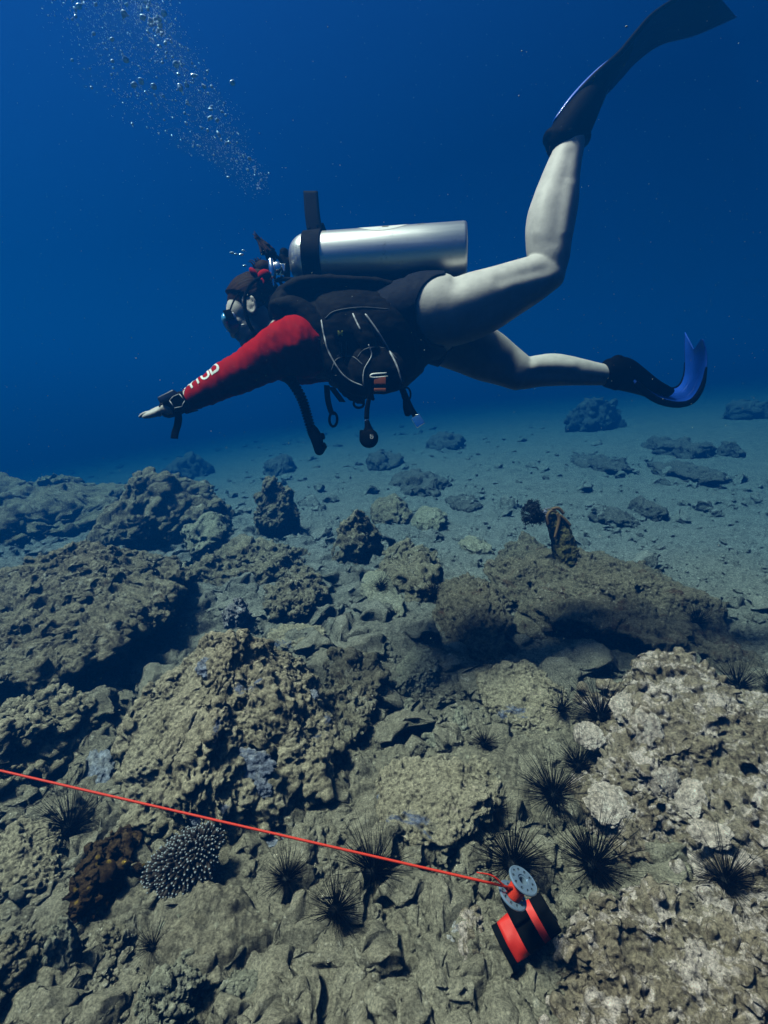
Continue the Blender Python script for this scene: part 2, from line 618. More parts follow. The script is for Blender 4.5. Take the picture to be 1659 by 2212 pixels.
M['rubber'] = plain('black_rubber', (0.0018, 0.0018, 0.002), 0.7, var=0.3, bump=0.05, spec=0.03)
M['piping'] = plain('grey_piping', (0.42, 0.44, 0.48), 0.5, var=0.1)
M['steel'] = plain('chrome_steel', (0.75, 0.76, 0.78), 0.22, metal=1.0, var=0.05)
M['blue_fin'] = plain('blue_blade', (0.012, 0.10, 0.62), 0.42, var=0.12, vscale=12, coat=0.2)
M['white'] = plain('white_print', (0.78, 0.78, 0.76), 0.6, var=0.03)
M['yellow'] = plain('lime_print', (0.45, 0.46, 0.06), 0.6, var=0.05)
M['dim_print'] = plain('grey_print', (0.07, 0.08, 0.10), 0.6, var=0.1)
M['orange'] = plain('orange_plastic', (0.26, 0.055, 0.012), 0.45, var=0.1)
M['red_pvc'] = plain('red_coated_nylon', (0.92, 0.03, 0.016), 0.55, var=0.08, vscale=25, bump=0.12, bscale=90)
M['line'] = plain('orange_red_braid', (0.90, 0.045, 0.015), 0.6, var=0.08, vscale=300, bump=0.3, bscale=600)
M['spine'] = plain('black_spine', (0.0025, 0.002, 0.0026), 0.5, var=0.4, spec=0.12)
M['coral_dark'] = plain('dark_coral', (0.040, 0.024, 0.017), 0.75, var=0.4, vscale=80)
M['coral_tip'] = plain('pale_coral_tip', (0.36, 0.37, 0.40), 0.6, var=0.15, vscale=60)
M['bubble'] = plain('bubble_skin', (0.52, 0.80, 1.0), 0.15, metal=0.3, var=0.02)
M['speck'] = plain('floating_speck', (0.5, 0.55, 0.55), 0.9, var=0.2)
M['ponytail'] = M['hair']


def tank_mat():
    m, nt, bs = new_mat('brushed_aluminium')
    tc = nd(nt, 'ShaderNodeTexCoord').outputs['Object']
    mp = nd(nt, 'ShaderNodeMapping', i_Vector=tc, i_Scale=(2, 30, 30))
    n = nd(nt, 'ShaderNodeTexNoise', i_Vector=mp.outputs[0], i_Scale=6.0, i_Detail=8.0, i_Roughness=0.7).outputs['Fac']
    n2 = nd(nt, 'ShaderNodeTexNoise', i_Vector=mp.outputs[0], i_Scale=1.2, i_Detail=6.0, i_Roughness=0.6).outputs['Fac']
    c = mixc(nt, mrange(nt, n2, 0.35, 0.7), (0.52, 0.51, 0.49), (0.62, 0.61, 0.59))
    n3 = nd(nt, 'ShaderNodeTexNoise', i_Vector=tc, i_Scale=38.0, i_Detail=9.0, i_Roughness=0.8).outputs['Fac']
    n4 = nd(nt, 'ShaderNodeTexNoise', i_Vector=tc, i_Scale=7.0, i_Detail=4.0, i_Roughness=0.6).outputs['Fac']
    c = mixc(nt, mul(nt, mrange(nt, n3, 0.58, 0.66), mrange(nt, n4, 0.45, 0.6)), c, (0.22, 0.22, 0.21))
    nt.links.new(c, bs.inputs['Base Color'])
    bs.inputs['Metallic'].default_value = 0.9
    nt.links.new(mrange(nt, n2, 0.3, 0.7, 0.36, 0.44), bs.inputs['Roughness'])
    b = nd(nt, 'ShaderNodeBump', i_Height=n, i_Strength=0.08, i_Distance=0.002)
    nt.links.new(b.outputs[0], bs.inputs['Normal'])
    return m


M['tank'] = tank_mat()

# ------------------------------------------------------------------ the sea bed
def H(x, y):
    """height of the sea bed without its fine relief"""
    x, y = np.atleast_1d(np.asarray(x, float)), np.atleast_1d(np.asarray(y, float))
    far = sstep(2.0, 9.0, y)
    z = 0.060 * x * far + 0.03 * np.maximum(0, x) * sstep(4, 12, y)
    z -= 0.09 * np.maximum(0, -x - 1.0) * sstep(3.5, 9.0, y)
    p = np.stack([x, y, np.zeros_like(x)], 1)
    z += 0.05 * fbm(p * 0.7, 3, 3) + 0.03 * fbm(p * 2.1, 3, 5) * sstep(40, 10, y)
    return z


def Hs(x, y):
    return float(H(x, y)[0])


def G(u, v):
    """point of the sea bed that the picture shows at u, v"""
    r = ray(u, v)
    z = 0.0
    for _ in range(25):
        t = min((z - CAM_Z) / min(r[2], -0.02), 60)
        q = CAMP + t * r
        z = 0.6 * z + 0.4 * Hs(q[0], q[1])
    return np.array([q[0], q[1], Hs(q[0], q[1])])


def build_ground():
    half = np.concatenate([np.linspace(0, 50, 420), np.linspace(50.6, 180, 60)[0:]])
    th = np.radians(np.concatenate([-half[::-1][:-1], half]))
    r = np.concatenate([np.geomspace(0.22, 14, 700), np.geomspace(14.6, 60, 40)])
    T, R_ = np.meshgrid(th[:-1], r)
    x, y = (R_ * np.sin(T)).ravel(), (R_ * np.cos(T)).ravel()
    z = H(x, y)
    p = np.stack([x, y, z], 1)
    amp = np.clip(1.6 - R_.ravel() / 14, 0.25, 1)
    d = 0.030 * fbm(p * 5.0, 5, 8, 0.62)
    t_ = x / np.maximum(y, 0.05)
    reef = np.maximum(sstep(0.22, -0.10, t_) * sstep(5.5, 3.8, y) * sstep(0, 0.5, y), sstep(2.1, 1.3, y))
    rr = fbm(p * 3.1 + 5, 4, 61, 0.5)
    d += reef * 0.13 * np.clip(rr, -0.12, 1) * (0.35 + 0.65 * sstep(-0.15, 0.2, fbm(p * 1.3, 2, 77)))
    tq = fbm(p * 1.9 + 8, 3, 95, 0.5) * 5 + 0.35 * fbm(p * 7, 3, 97)
    tf = np.floor(tq)
    d += reef * np.where(y < 1.5, 0.026, 0.042) * (tf + sstep(0.0, 0.22, tq - tf) - tq * 0.55)
    d -= reef * 0.030 * sstep(0.42, 0.22, worley(p * 9.0, 71)) * sstep(-0.1, 0.2, fbm(p * 2.4, 2, 73))
    d += 0.030 * np.maximum(0, 0.55 - worley(p * 13.0, 4)) * sstep(-0.2, 0.25, fbm(p * 1.6, 2, 21))
    d += 0.055 * fbm(p * 1.4 + 3, 5, 91, 0.58) * sstep(1.5, 3.5, y)
    d += 0.017 * np.maximum(0, 0.6 - worley(p * 31.0, 9))
    d += 0.015 * fbm(p * 30, 3, 31, 0.6)
    p[:, 2] += d * amp
    n, m = len(r), len(th) - 1
    i, j = np.meshgrid(np.arange(n - 1), np.arange(m), indexing='ij')
    k = (j + 1) % m
    Fq = np.stack([i * m + j, i * m + k, (i + 1) * m + k, (i + 1) * m + j], -1).reshape(-1, 4)
    inner = len(p)
    p = np.vstack([p, [0, 0, Hs(0, 0)]])
    me = mesh_from('sea_bed', p, Fq)
    bm = bmesh.new()
    bm.from_mesh(me)
    bm.verts.ensure_lookup_table()
    for a in range(m):
        bm.faces.new((bm.verts[inner], bm.verts[(a + 1) % m], bm.verts[a]))
    bmesh.ops.recalc_face_normals(bm, faces=bm.faces)
    if sum(f.normal.z for f in list(bm.faces)[:500]) < 0:
        bmesh.ops.reverse_faces(bm, faces=bm.faces)
    for f in bm.faces:
        f.smooth = True
    bm.to_mesh(me)
    bm.free()
    tag(put('sea_bed', me, M['sand']), kind='structure')


build_ground()

# ------------------------------------------------------------------ rocks
def rock_mesh(name, seed, R, sub=6, lump=0.32, ridge=0.10, pit=0.0, pitf=16.0, knob=0.0, knobf=20.0, ledge=0.0, ledges=3.0,
              flat=0.0, undercut=0.0, fine=0.012, edge=0.0, cone=0.0, facet=0):
    v, f = ico(sub)
    n = v.astype(np.float32)
    R = np.asarray(R, np.float32)
    L = float(np.prod(R) ** (1 / 3))
    so = np.float32(seed * 3.71 % 50)
    rad = 1.0 + 0.42 * fbm(n * 1.25 + so, 4, seed, 0.55)
    if edge:                                                # ragged plan outline
        ang = np.stack([n[:, 0], n[:, 1], np.zeros(len(n), np.float32)], 1)
        ang /= np.linalg.norm(ang, axis=1, keepdims=True) + 1e-4
        rad *= 1 + edge * fbm(ang * 2.6 + so, 4, seed + 3, 0.6) * np.clip(1 - 1.1 * n[:, 2] ** 2, 0, 1)
    p = n * rad[:, None] * R
    zt = p[:, 2] / R[2]
    if cone:
        p[:, :2] *= (1 - cone * np.clip(zt, -0.25, 1.1))[:, None]
    if flat:
        p[:, 2] = R[2] * np.where(zt > 0, zt * (1 - flat) + flat * np.tanh(zt * 3.0) * 0.8, zt)
    q = p / L
    w = np.stack([fbm(q * 1.3 + so, 3, seed + 10, 0.45), fbm(q * 1.3 - so, 3, seed + 20, 0.45), fbm(q * 1.3 + 2 * so, 3, seed + 30, 0.45)], 1)
    p = p + w * np.float32(lump * L)
    if facet:
        r3 = np.random.default_rng(seed + 500)
        for _ in range(facet):
            nv = r3.normal(size=3) * np.array([1, 1, 0.8])
            nv[2] = abs(nv[2]) * (1 if r3.random() < 0.75 else -1)
            nv = (nv / np.linalg.norm(nv)).astype(np.float32)
            h_ = p @ nv
            c_ = np.float32(h_.max() * r3.uniform(0.50, 0.80))
            ex = np.maximum(0, h_ - c_ - 0.06 * L * fbm(p / L * 2.2 + so, 2, seed + 510))
            p = p - nv[None] * (ex * 0.93)[:, None]
    zt = p[:, 2] / R[2]
    if ledge:
        t = zt * ledges * 0.5 + 0.40 * fbm(q * 1.1 + 7 + so, 3, seed + 40)
        s = t - np.floor(t)
        k = 1 + ledge * (sstep(0.0, 0.80, s) * sstep(1.0, 0.90, s) - 0.4)
        p[:, :2] *= k[:, None]
    if undercut:
        k = 1 - undercut * sstep(0.45, -0.25, zt)
        p[:, :2] *= k[:, None]
    nn = vnormals(p, f)
    d = ridge * L * (1.2 * fbm(p / L * 2.6 + so, 4, seed + 50, 0.5) + 0.5 * fbm(p / L * 3.4 - so, 2, seed + 55, 0.5, True) - 0.2)
    p = p + nn * d[:, None]
    nn = vnormals(p, f)
    d = fine * 1.8 * fbm(p * 19 + so, 4, seed + 60, 0.62) + fine * 0.5 * perlin(p * 105, seed + 70)
    if pit:
        mk = sstep(0.0, 0.25, fbm(p * 6, 2, seed + 81))
        d -= pit * sstep(0.40, 0.16, worley(p * pitf + so, seed + 80)) * mk
        d -= 0.35 * pit * sstep(0.36, 0.14, worley(p * pitf * 2.3 + so, seed + 82)) * sstep(-0.1, 0.2, fbm(p * 8 + 9, 2, seed + 83))
    if knob:
        d += knob * sstep(0.50, 0.22, worley(p * knobf + so, seed + 90)) * sstep(-0.2, 0.15, fbm(p * 6 + 3, 2, seed + 91))
    p = p + nn * d[:, None]
    return mesh_from(name, p, f)


_seed = [1]
ROCKS = {}


def rock(key, name, label, uL, uR, vT, vB, mat='craggy', k=0.8, sub=6, cat='rock', group=None, low=0.74, rot=0.0, **kw):
    """a rock that fills the outline uL..uR, vT..vB; low < 1 makes it lower and longer from front to back"""
    _seed[0] += 1
    uc = (uL + uR) / 2
    pf = G(uc, vB)
    d0 = (pf - CAMP) @ FWD
    rx = (uR - uL) / 2 * d0 / F
    rt = ray(uc, vT)
    for _ in range(4):
        ry = k * rx
        cy = pf[1] + ry * 0.8
        r = ray(uc, (vT + vB) / 2)
        c = CAMP + r * (cy / r[1])
        rx = (uR - uL) / 2 * ((c - CAMP) @ FWD) / F / 1.12
        g = Hs(c[0], cy)
        full = max(CAM_Z + rt[2] * (cy / rt[1]) - g, 0.03)
        h = full * low
        if low < 1 and rt[2] < -0.02:                       # a lower top has to lie farther back to show at vT
            ct = (g + h * 0.86 - CAM_Z) / rt[2] * rt[1]
            k = float(np.clip((ct - pf[1]) / (1.25 * rx), k, 2.4))
    zt = max(CAM_Z + rt[2] * ((cy + 0.35 * ry * (low < 1)) / rt[1]), g + 0.03)
    hz = min(zt - g, h * 1.25 + 0.01) / 1.05
    R = (rx, ry, hz * 0.96)
    zc = g + hz * 1.05 - R[2] * 1.05
    me = rock_mesh(name, _seed[0], R, sub, **kw)
    o = put(name, me, M[mat], loc=(c[0], cy, zc))
    o.rotation_euler = (0, 0, rot)
    tag(o, label, cat, group)
    ROCKS[key] = o
    return o


CR = dict(lump=0.48, ridge=0.20, pit=0.026, knob=0.012, fine=0.014)            # craggy dead coral
# --- foreground
rock('big', 'reef_boulder', 'big tan reef boulder with lavender patches passing under the red line', 232, 790, 1396, 1850, 'tan', 1.2, 8,
     lump=0.22, ridge=0.06, pit=0.016, pitf=18, knob=0.015, knobf=22, ledge=0.10, ledges=2.2, undercut=0.12, edge=0.3, fine=0.012, cone=0.50, low=1.0)
rock('crag_right', 'reef_rock', 'craggy brown rock full of holes touching the big tan boulder on its right', 690, 845, 1418, 1600, 'craggy', 0.9, 7, undercut=0.3, **CR)
rock('left_shelf', 'reef_outcrop', 'broad dark brown outcrop with a shadowed overhang at the left edge', -150, 425, 1185, 1500, 'craggy', 0.55, 8,
     lump=0.38, ridge=0.13, pit=0.03, pitf=11, knob=0.022, knobf=13, ledge=0.22, ledges=2.4, undercut=0.45, edge=0.3, flat=0.2, fine=0.020, facet=2, low=0.9)
rock('left_knob', 'reef_rock', 'lumpy rock with blue grey crust where the red line leaves at left', -90, 205, 1500, 1735, 'tan', 0.8, 7, undercut=0.25, edge=0.2, **CR)
rock('left_low', 'reef_rock', 'flat silt covered rock below the black urchin at the lower left', -70, 172, 1775, 1995, 'tan', 0.8, 7, lump=0.3, ridge=0.06, flat=0.5, undercut=0.3, edge=0.2, facet=6)
rock('lump', 'reef_rock', 'round pitted lump just below the white tipped coral', 385, 492, 1945, 2035, 'grey', 0.9, 6, lump=0.25, ridge=0.08, pit=0.010, pitf=26, knob=0.006, fine=0.006)
rock('nose_slab', 'rock_slab', 'rough pointed slab with knobbed right end below the pitted lump', 322, 582, 1985, 2120, 'grey', 0.7, 7, lump=0.32, ridge=0.10, pit=0.010, pitf=24, knob=0.010, flat=0.4, undercut=0.4, edge=0.35, facet=6)
rock('oval', 'oval_stone', 'smooth pale oval stone standing in shadow at the lower left corner', 92, 178, 1985, 2125, 'grey', 0.8, 6, lump=0.12, ridge=0.02, fine=0.004, low=1.0)
rock('corner_left', 'reef_rock', 'dark pointed rock in the bottom left corner beside the oval stone', -90, 80, 2020, 2260, 'craggy', 0.8, 7, undercut=0.2, **CR)
rock('bottom_a', 'reef_rock', 'pale knobbly rock cut by the bottom edge left of centre', 300, 455, 2085, 2260, 'grey', 0.8, 7, **CR)
rock('bottom_b', 'reef_rock', 'small blocky stone right of the knobbly rock at the bottom edge', 470, 560, 2095, 2190, 'grey', 0.8, 6, lump=0.3, ridge=0.1, facet=6)
rock('bottom_c', 'reef_rock', 'low brown rock between dark urchin and oval stone', 200, 300, 1985, 2080, 'craggy', 0.8, 6, lump=0.3, ridge=0.1, facet=6)
rock('ledge', 'reef_ledge', 'low worn ledge with a crumbled front edge in the middle foreground', 755, 1090, 1645, 1850, 'tan', 0.75, 7,
     lump=0.26, ridge=0.07, pit=0.012, pitf=22, knob=0.012, flat=0.5, undercut=0.35, edge=0.3, facet=4)
rock('yellow', 'reef_rock', 'small yellowish stone on the right end of the worn ledge', 1008, 1088, 1632, 1712, 'tan', 0.8, 6, lump=0.25, ridge=0.05)
rock('slab', 'rock_slab', 'light tan ragged slab with a knob on its back left of the big urchin', 1005, 1236, 1440, 1610, 'tan', 0.75, 7,
     lump=0.36, ridge=0.10, pit=0.012, pitf=20, knob=0.012, flat=0.3, ledge=0.15, ledges=2.2, undercut=0.5, edge=0.4, facet=6)
rock('pebble_green', 'reef_rock', 'small upright greenish stone at the left end of the ragged slab', 975, 1010, 1530, 1580, 'grey', 0.8, 5, lump=0.2, ridge=0.05)
rock('chip', 'reef_rock', 'angular grey chip on the silt between craggy rock and ragged slab', 860, 905, 1515, 1560, 'grey', 0.8, 5, lump=0.3, ridge=0.1, facet=6)
rock('chip_b', 'reef_rock', 'rounded grey cobble lying below the angular chip', 905, 985, 1575, 1620, 'grey', 0.8, 5, lump=0.25, ridge=0.1, facet=6)
rock('pale_chunk', 'reef_rock', 'pale triangular chunk left of the rolled red marker buoy', 962, 1040, 2005, 2085, 'lavender', 0.8, 6, lump=0.3, ridge=0.06, facet=6)
KN = dict(lump=0.34, ridge=0.10, pit=0.034, pitf=15, knob=0.020, knobf=27, edge=0.25, fine=0.016)
rock('right_reef', 'reef_outcrop', 'large knobbly reef crusted pink and white at the right edge', 1235, 1960, 1480, 2010, 'pink', 0.85, 8, flat=0.2, **KN, low=0.7)
rock('right_front', 'reef_outcrop', 'pale pink crusted lump at the left foot of the knobbly right reef', 1230, 1450, 1660, 1850, 'pink', 0.8, 7, lump=0.34, ridge=0.08, pit=0.012, knob=0.012)
rock('plate', 'coral_plate', 'thin round coral plate overhanging a dark hole in the right reef', 1440, 1645, 1778, 1868, 'grey', 0.7, 7, lump=0.22, ridge=0.05, flat=0.5, undercut=0.6, edge=0.15)
rock('right_bottom', 'reef_outcrop', 'rough crusted reef filling the bottom right corner below the marker buoy', 1140, 1900, 1985, 2420, 'pink', 0.6, 8, flat=0.45, **KN, low=0.6)
rock('spool_rest', 'reef_rock', 'low pitted rock that the spool and marker buoy lie against', 975, 1075, 1985, 2110, 'pink', 0.8, 6, lump=0.3, ridge=0.08, pit=0.012, knob=0.010, flat=0.5)
# --- middle ground
rock('mound', 'reef_mound', 'wide dark porous mound topped by the sponge and feather star', 1055, 1545, 1180, 1455, 'mound', 0.75, 8,
     lump=0.26, ridge=0.08, pit=0.034, pitf=11, knob=0.014, knobf=18, undercut=0.08, edge=0.22, ledge=0.06, ledges=3, fine=0.013, cone=0.30, low=0.70, facet=3)
rock('mound_left', 'reef_mound', 'rounded lump shaggy with dark algae left of the porous mound', 930, 1115, 1245, 1420, 'mound', 0.85, 7,
     lump=0.25, ridge=0.08, pit=0.012, pitf=30, knob=0.016, knobf=34, undercut=0.0, cone=0.3, fine=0.010)
rock('urchin_slab', 'rock_slab', 'tilted pale grey slab carrying a small black urchin', 722, 897, 1243, 1350, 'grey', 0.7, 6, lump=0.2, ridge=0.05, flat=0.5, undercut=0.45, edge=0.25, facet=6)
rock('smooth', 'reef_boulder', 'smooth pale boulder beside the small dark fish', 325, 420, 1208, 1325, 'grey', 0.8, 6, lump=0.18, ridge=0.03, fine=0.004)
rock('lavender', 'reef_rock', 'small lavender crusted stone on the silt left of centre', 478, 546, 1292, 1370, 'lavender', 0.8, 6, lump=0.3, ridge=0.1, knob=0.008, low=1.0)
rock('crag_mid', 'reef_rock', 'dark craggy rock full of hollows left of the pale urchin slab', 578, 728, 1228, 1342, 'craggy', 0.8, 7, undercut=0.3, **CR, facet=4)
rock('peak', 'reef_rock', 'dark pointed crag rising behind the pale urchin slab', 716, 826, 1108, 1222, 'craggy', 0.85, 6, **CR, low=1.0)
rock('back_flat', 'reef_rock', 'long flat grey rock behind the craggy rock left of centre', 425, 705, 1165, 1295, 'craggy', 0.55, 7, flat=0.4, undercut=0.2, edge=0.3, **CR, facet=4)
rock('right_of_slab', 'reef_rock', 'jagged grey rock between urchin slab and algae lump', 812, 962, 1178, 1298, 'craggy', 0.8, 6, **CR, facet=4)
rock('tall', 'coral_outcrop', 'tall dark coral outcrop with a side knob standing in the hazy reef', 535, 655, 1038, 1160, 'craggy', 0.8, 7, undercut=0.4, **CR, low=1.0)
rock('back_mound', 'reef_mound', 'hazy conical mound of dead coral behind the left outcrop', 225, 470, 1022, 1215, 'craggy', 0.8, 7, **CR, facet=4)
rock('blocks', 'reef_rock', 'stack of blocky boulders right of the conical mound', 385, 525, 1105, 1215, 'grey', 0.8, 6, lump=0.4, ridge=0.14, facet=6)
rock('left_ridge', 'reef_outcrop', 'long hazy blue ridge with dark hollows at the far left', -200, 262, 1050, 1215, 'craggy', 0.45, 7,
     lump=0.4, ridge=0.14, pit=0.05, pitf=6, knob=0.02, knobf=9, ledge=0.2, ledges=2, undercut=0.4, edge=0.3)
rock('pale_boulder', 'reef_boulder', 'pale rounded boulder on open silt right of the pointed crag', 878, 968, 1092, 1152, 'grey', 0.8, 6, lump=0.2, ridge=0.05, facet=6)
rock('pale_boulder_b', 'reef_boulder', 'brown topped boulder just left of the pale rounded one', 800, 892, 1068, 1135, 'craggy', 0.8, 6, lump=0.25, ridge=0.08)
rock('silt_rock', 'reef_rock', 'flat half buried rock under the feather star', 985, 1065, 1160, 1205, 'grey', 0.8, 5, lump=0.25, ridge=0.08, facet=6)
rock('stick_rock', 'reef_rock', 'thin dark branch of dead coral lying left below the sponge', 1085, 1185, 1170, 1196, 'mound', 0.35, 5, lump=0.3, ridge=0.05)
rock('strip', 'reef_rock', 'thin curved plate of dead coral on the silt in the middle', 560, 720, 1352, 1410, 'tan', 0.6, 6, lump=0.3, ridge=0.08, flat=0.5, undercut=0.5, edge=0.35, facet=6)
rock('gravel_rock', 'reef_rock', 'angular dark stone in front of the algae lump', 755, 800, 1355, 1400, 'craggy', 0.8, 5, lump=0.3, ridge=0.1, facet=6)
rock('grey_patch', 'reef_rock', 'low wide grey rock sunk in silt right of the craggy brown rock', 825, 960, 1405, 1500, 'grey', 0.8, 6, lump=0.22, ridge=0.06, flat=0.5, facet=4)
rock('under_shelf', 'reef_rock', 'half shaded round stone under the left overhang', 170, 305, 1400, 1490, 'grey', 0.7, 6, lump=0.22, ridge=0.05)
# --- far, in the haze
FAR = dict(lump=0.46, ridge=0.18, fine=0.02, edge=0.35, low=0.75)
rock('far_mass', 'coral_bush', 'dark bushy mass far behind below the lower leg', 1226, 1340, 858, 930, 'haze_greyed', 0.7, 6, knob=0.08, knobf=6, **FAR)
rock('far_b', 'reef_rock', 'low dark rock in the haze right of the hanging gauge', 925, 1000, 936, 972, 'haze_greyed', 0.7, 5, **FAR)
rock('far_c', 'reef_rock', 'pale flat rock with tufts in the haze below the lower fin', 1410, 1512, 946, 990, 'haze_greyed', 0.7, 5, **FAR)
rock('far_d', 'coral_bush', 'dark low mass in the haze at the right edge', 1568, 1690, 862, 905, 'haze_greyed', 0.7, 5, **FAR)
rock('far_e', 'reef_rock', 'dark long rock in the haze below the hanging gauge', 845, 968, 1022, 1068, 'haze_greyed', 0.6, 5, **FAR)
rock('far_f', 'reef_rock', 'small brown rock behind the feather star on its left', 962, 1040, 1072, 1106, 'haze_greyed', 0.7, 5, **FAR)
rock('far_g', 'reef_rock', 'pale ragged stone cluster far behind the feather star', 1245, 1345, 985, 1020, 'haze_greyed', 0.6, 5, **FAR)
rock('far_h', 'reef_rock', 'long low sunken rock in the haze at the right', 1420, 1540, 1002, 1046, 'haze_greyed', 0.6, 5, **FAR)
rock('far_i', 'reef_rock', 'flat grey rock on open silt right of the sponge', 1282, 1372, 1102, 1138, 'haze_greyed', 0.6, 5, **FAR)
rock('far_j', 'reef_rock', 'small tufted rock right of the flat grey one', 1372, 1430, 1078, 1122, 'haze_greyed', 0.7, 5, **FAR)
rock('far_k', 'reef_rock', 'faint dark lump in the haze left below the hanging hose', 572, 640, 986, 1026, 'haze_greyed', 0.7, 5, **FAR)
rock('far_l', 'reef_rock', 'faint dark lump in the haze under the hanging gauge', 790, 870, 975, 1014, 'haze_greyed', 0.7, 5, **FAR)
rock('far_m', 'coral_bush', 'small dark tuft in the haze at the right under the lower fin', 1560, 1592, 955, 988, 'haze_greyed', 0.7, 5, **FAR)
rock('far_n', 'reef_rock', 'faint ridge crest in the haze above the conical mound', 360, 450, 985, 1040, 'haze_greyed', 0.7, 5, **FAR)


# ------------------------------------------------------------------ loose rubble, too much to count: one object
def build_rubble():
    V, Fc, o = [], [], 0
    protos = {4: [], 3: []}
    for sub, cnt in ((4, 14), (3, 12)):
        for i in range(cnt):
            v, f = ico(sub)
            n = v.astype(np.float32)
            e = np.array([1, rng.uniform(0.55, 1.0), rng.uniform(0.35, 0.75)], np.float32)
            p = n * e * (1 + 0.55 * fbm(n * 1.3 + 7 * i, 3, 100 + i, 0.55))[:, None]
            p = p + np.stack([fbm(p * 1.2 + 3 * i + k, 2, 130 + i + 20 * k, 0.45) for k in range(3)], 1) * 0.6
            for _ in range(7):
                nv = rng.normal(size=3).astype(np.float32)
                nv /= np.linalg.norm(nv)
                h_ = p @ nv
                p = p - nv[None] * (np.maximum(0, h_ - np.float32(h_.max() * rng.uniform(0.45, 0.75))) * 0.95)[:, None]
            nn = vnormals(p, f)
            p = p + nn * (0.16 * fbm(p * 2.6 + i, 4, 170 + i, 0.6))[:, None]
            protos[sub].append((p.astype(np.float32), f))
    N = 15000
    U, W = rng.uniform(-250, 1950, N), 905 + 1450 * rng.uniform(0, 1, N) ** 0.85
    R3 = FWD[None] + ((U - 829.5) / F)[:, None] * RGT - ((W - 1106.0) / F)[:, None] * UPV
    zz = np.zeros(N)
    for _ in range(4):
        t = (zz - CAM_Z) / np.minimum(R3[:, 2], -0.02)
        Q = CAMP + t[:, None] * R3
        zz = H(Q[:, 0], Q[:, 1])
    Q[:, 2] = zz
    for g in Q:
        d = (g - CAMP) @ FWD
        t_ = g[0] / max(g[1], 0.05)
        reef = max(float(sstep(0.22, -0.10, t_) * sstep(5.5, 3.8, g[1])), float(sstep(2.3, 1.4, g[1])))
        px = 4.0 + 12 * rng.pareto(2.0) * (0.45 + 0.55 * reef)
        if rng.random() > 0.50 + 0.50 * reef:
            continue
        r = min(px * d / F, 0.10 if d < 1.8 else 0.16) * 0.8
        r = max(r, 0.004)
        sub = 4 if px > 17 else 3
        p, f = protos[sub][rng.integers(len(protos[sub]))]
        a = rng.uniform(0, 2 * math.pi)
        tl, ta = rng.uniform(0, 0.5), rng.uniform(0, 2 * math.pi)
        Rz = np.array(Matrix.Rotation(a, 3, 'Z') @ Matrix.Rotation(tl, 3, Vector((math.cos(ta), math.sin(ta), 0))))
        V.append(p @ Rz.T * r + np.array([g[0], g[1], g[2] + r * 0.10 + rng.uniform(0, 0.012)]))
        Fc.append(f + o)
        o += len(p)
    me = mesh_from('coral_rubble', np.vstack(V), np.vstack(Fc))
    tag(put('coral_rubble', me, M['rubble']), kind='stuff')


build_rubble()


def rings(lst):
    """(u, v, across radius px, along-view radius factor, depth) -> loft arguments"""
    c = [P(u, v, d) for u, v, a, k, d in lst]
    a = [a * d / F for u, v, a, k, d in lst]
    b = [a_ * k for a_, (u, v, q, k, d) in zip(a, lst)]
    return c, a, b


def limb(lst, **kw):
    kw.setdefault('seg', 56)
    return loft(*rings(lst), per=8, **kw)


# ------------------------------------------------------------------ things that stand on the sea bed
def hit(u, v, back=0.0):
    """where the sea bed or a rock is met in the direction of u, v"""
    dg = bpy.context.evaluated_depsgraph_get()
    r = Vector(ray(u, v))
    ok, loc, nor, *_ = SC.ray_cast(dg, Vector(CAMP), r.normalized(), distance=40)
    p = np.array(loc) if ok else G(u, v)
    n = np.array(nor) if ok else np.array([0, 0, 1.0])
    d = (p - CAMP) @ FWD - back
    return P(u, v, d), n, d


bpy.context.view_layer.update()


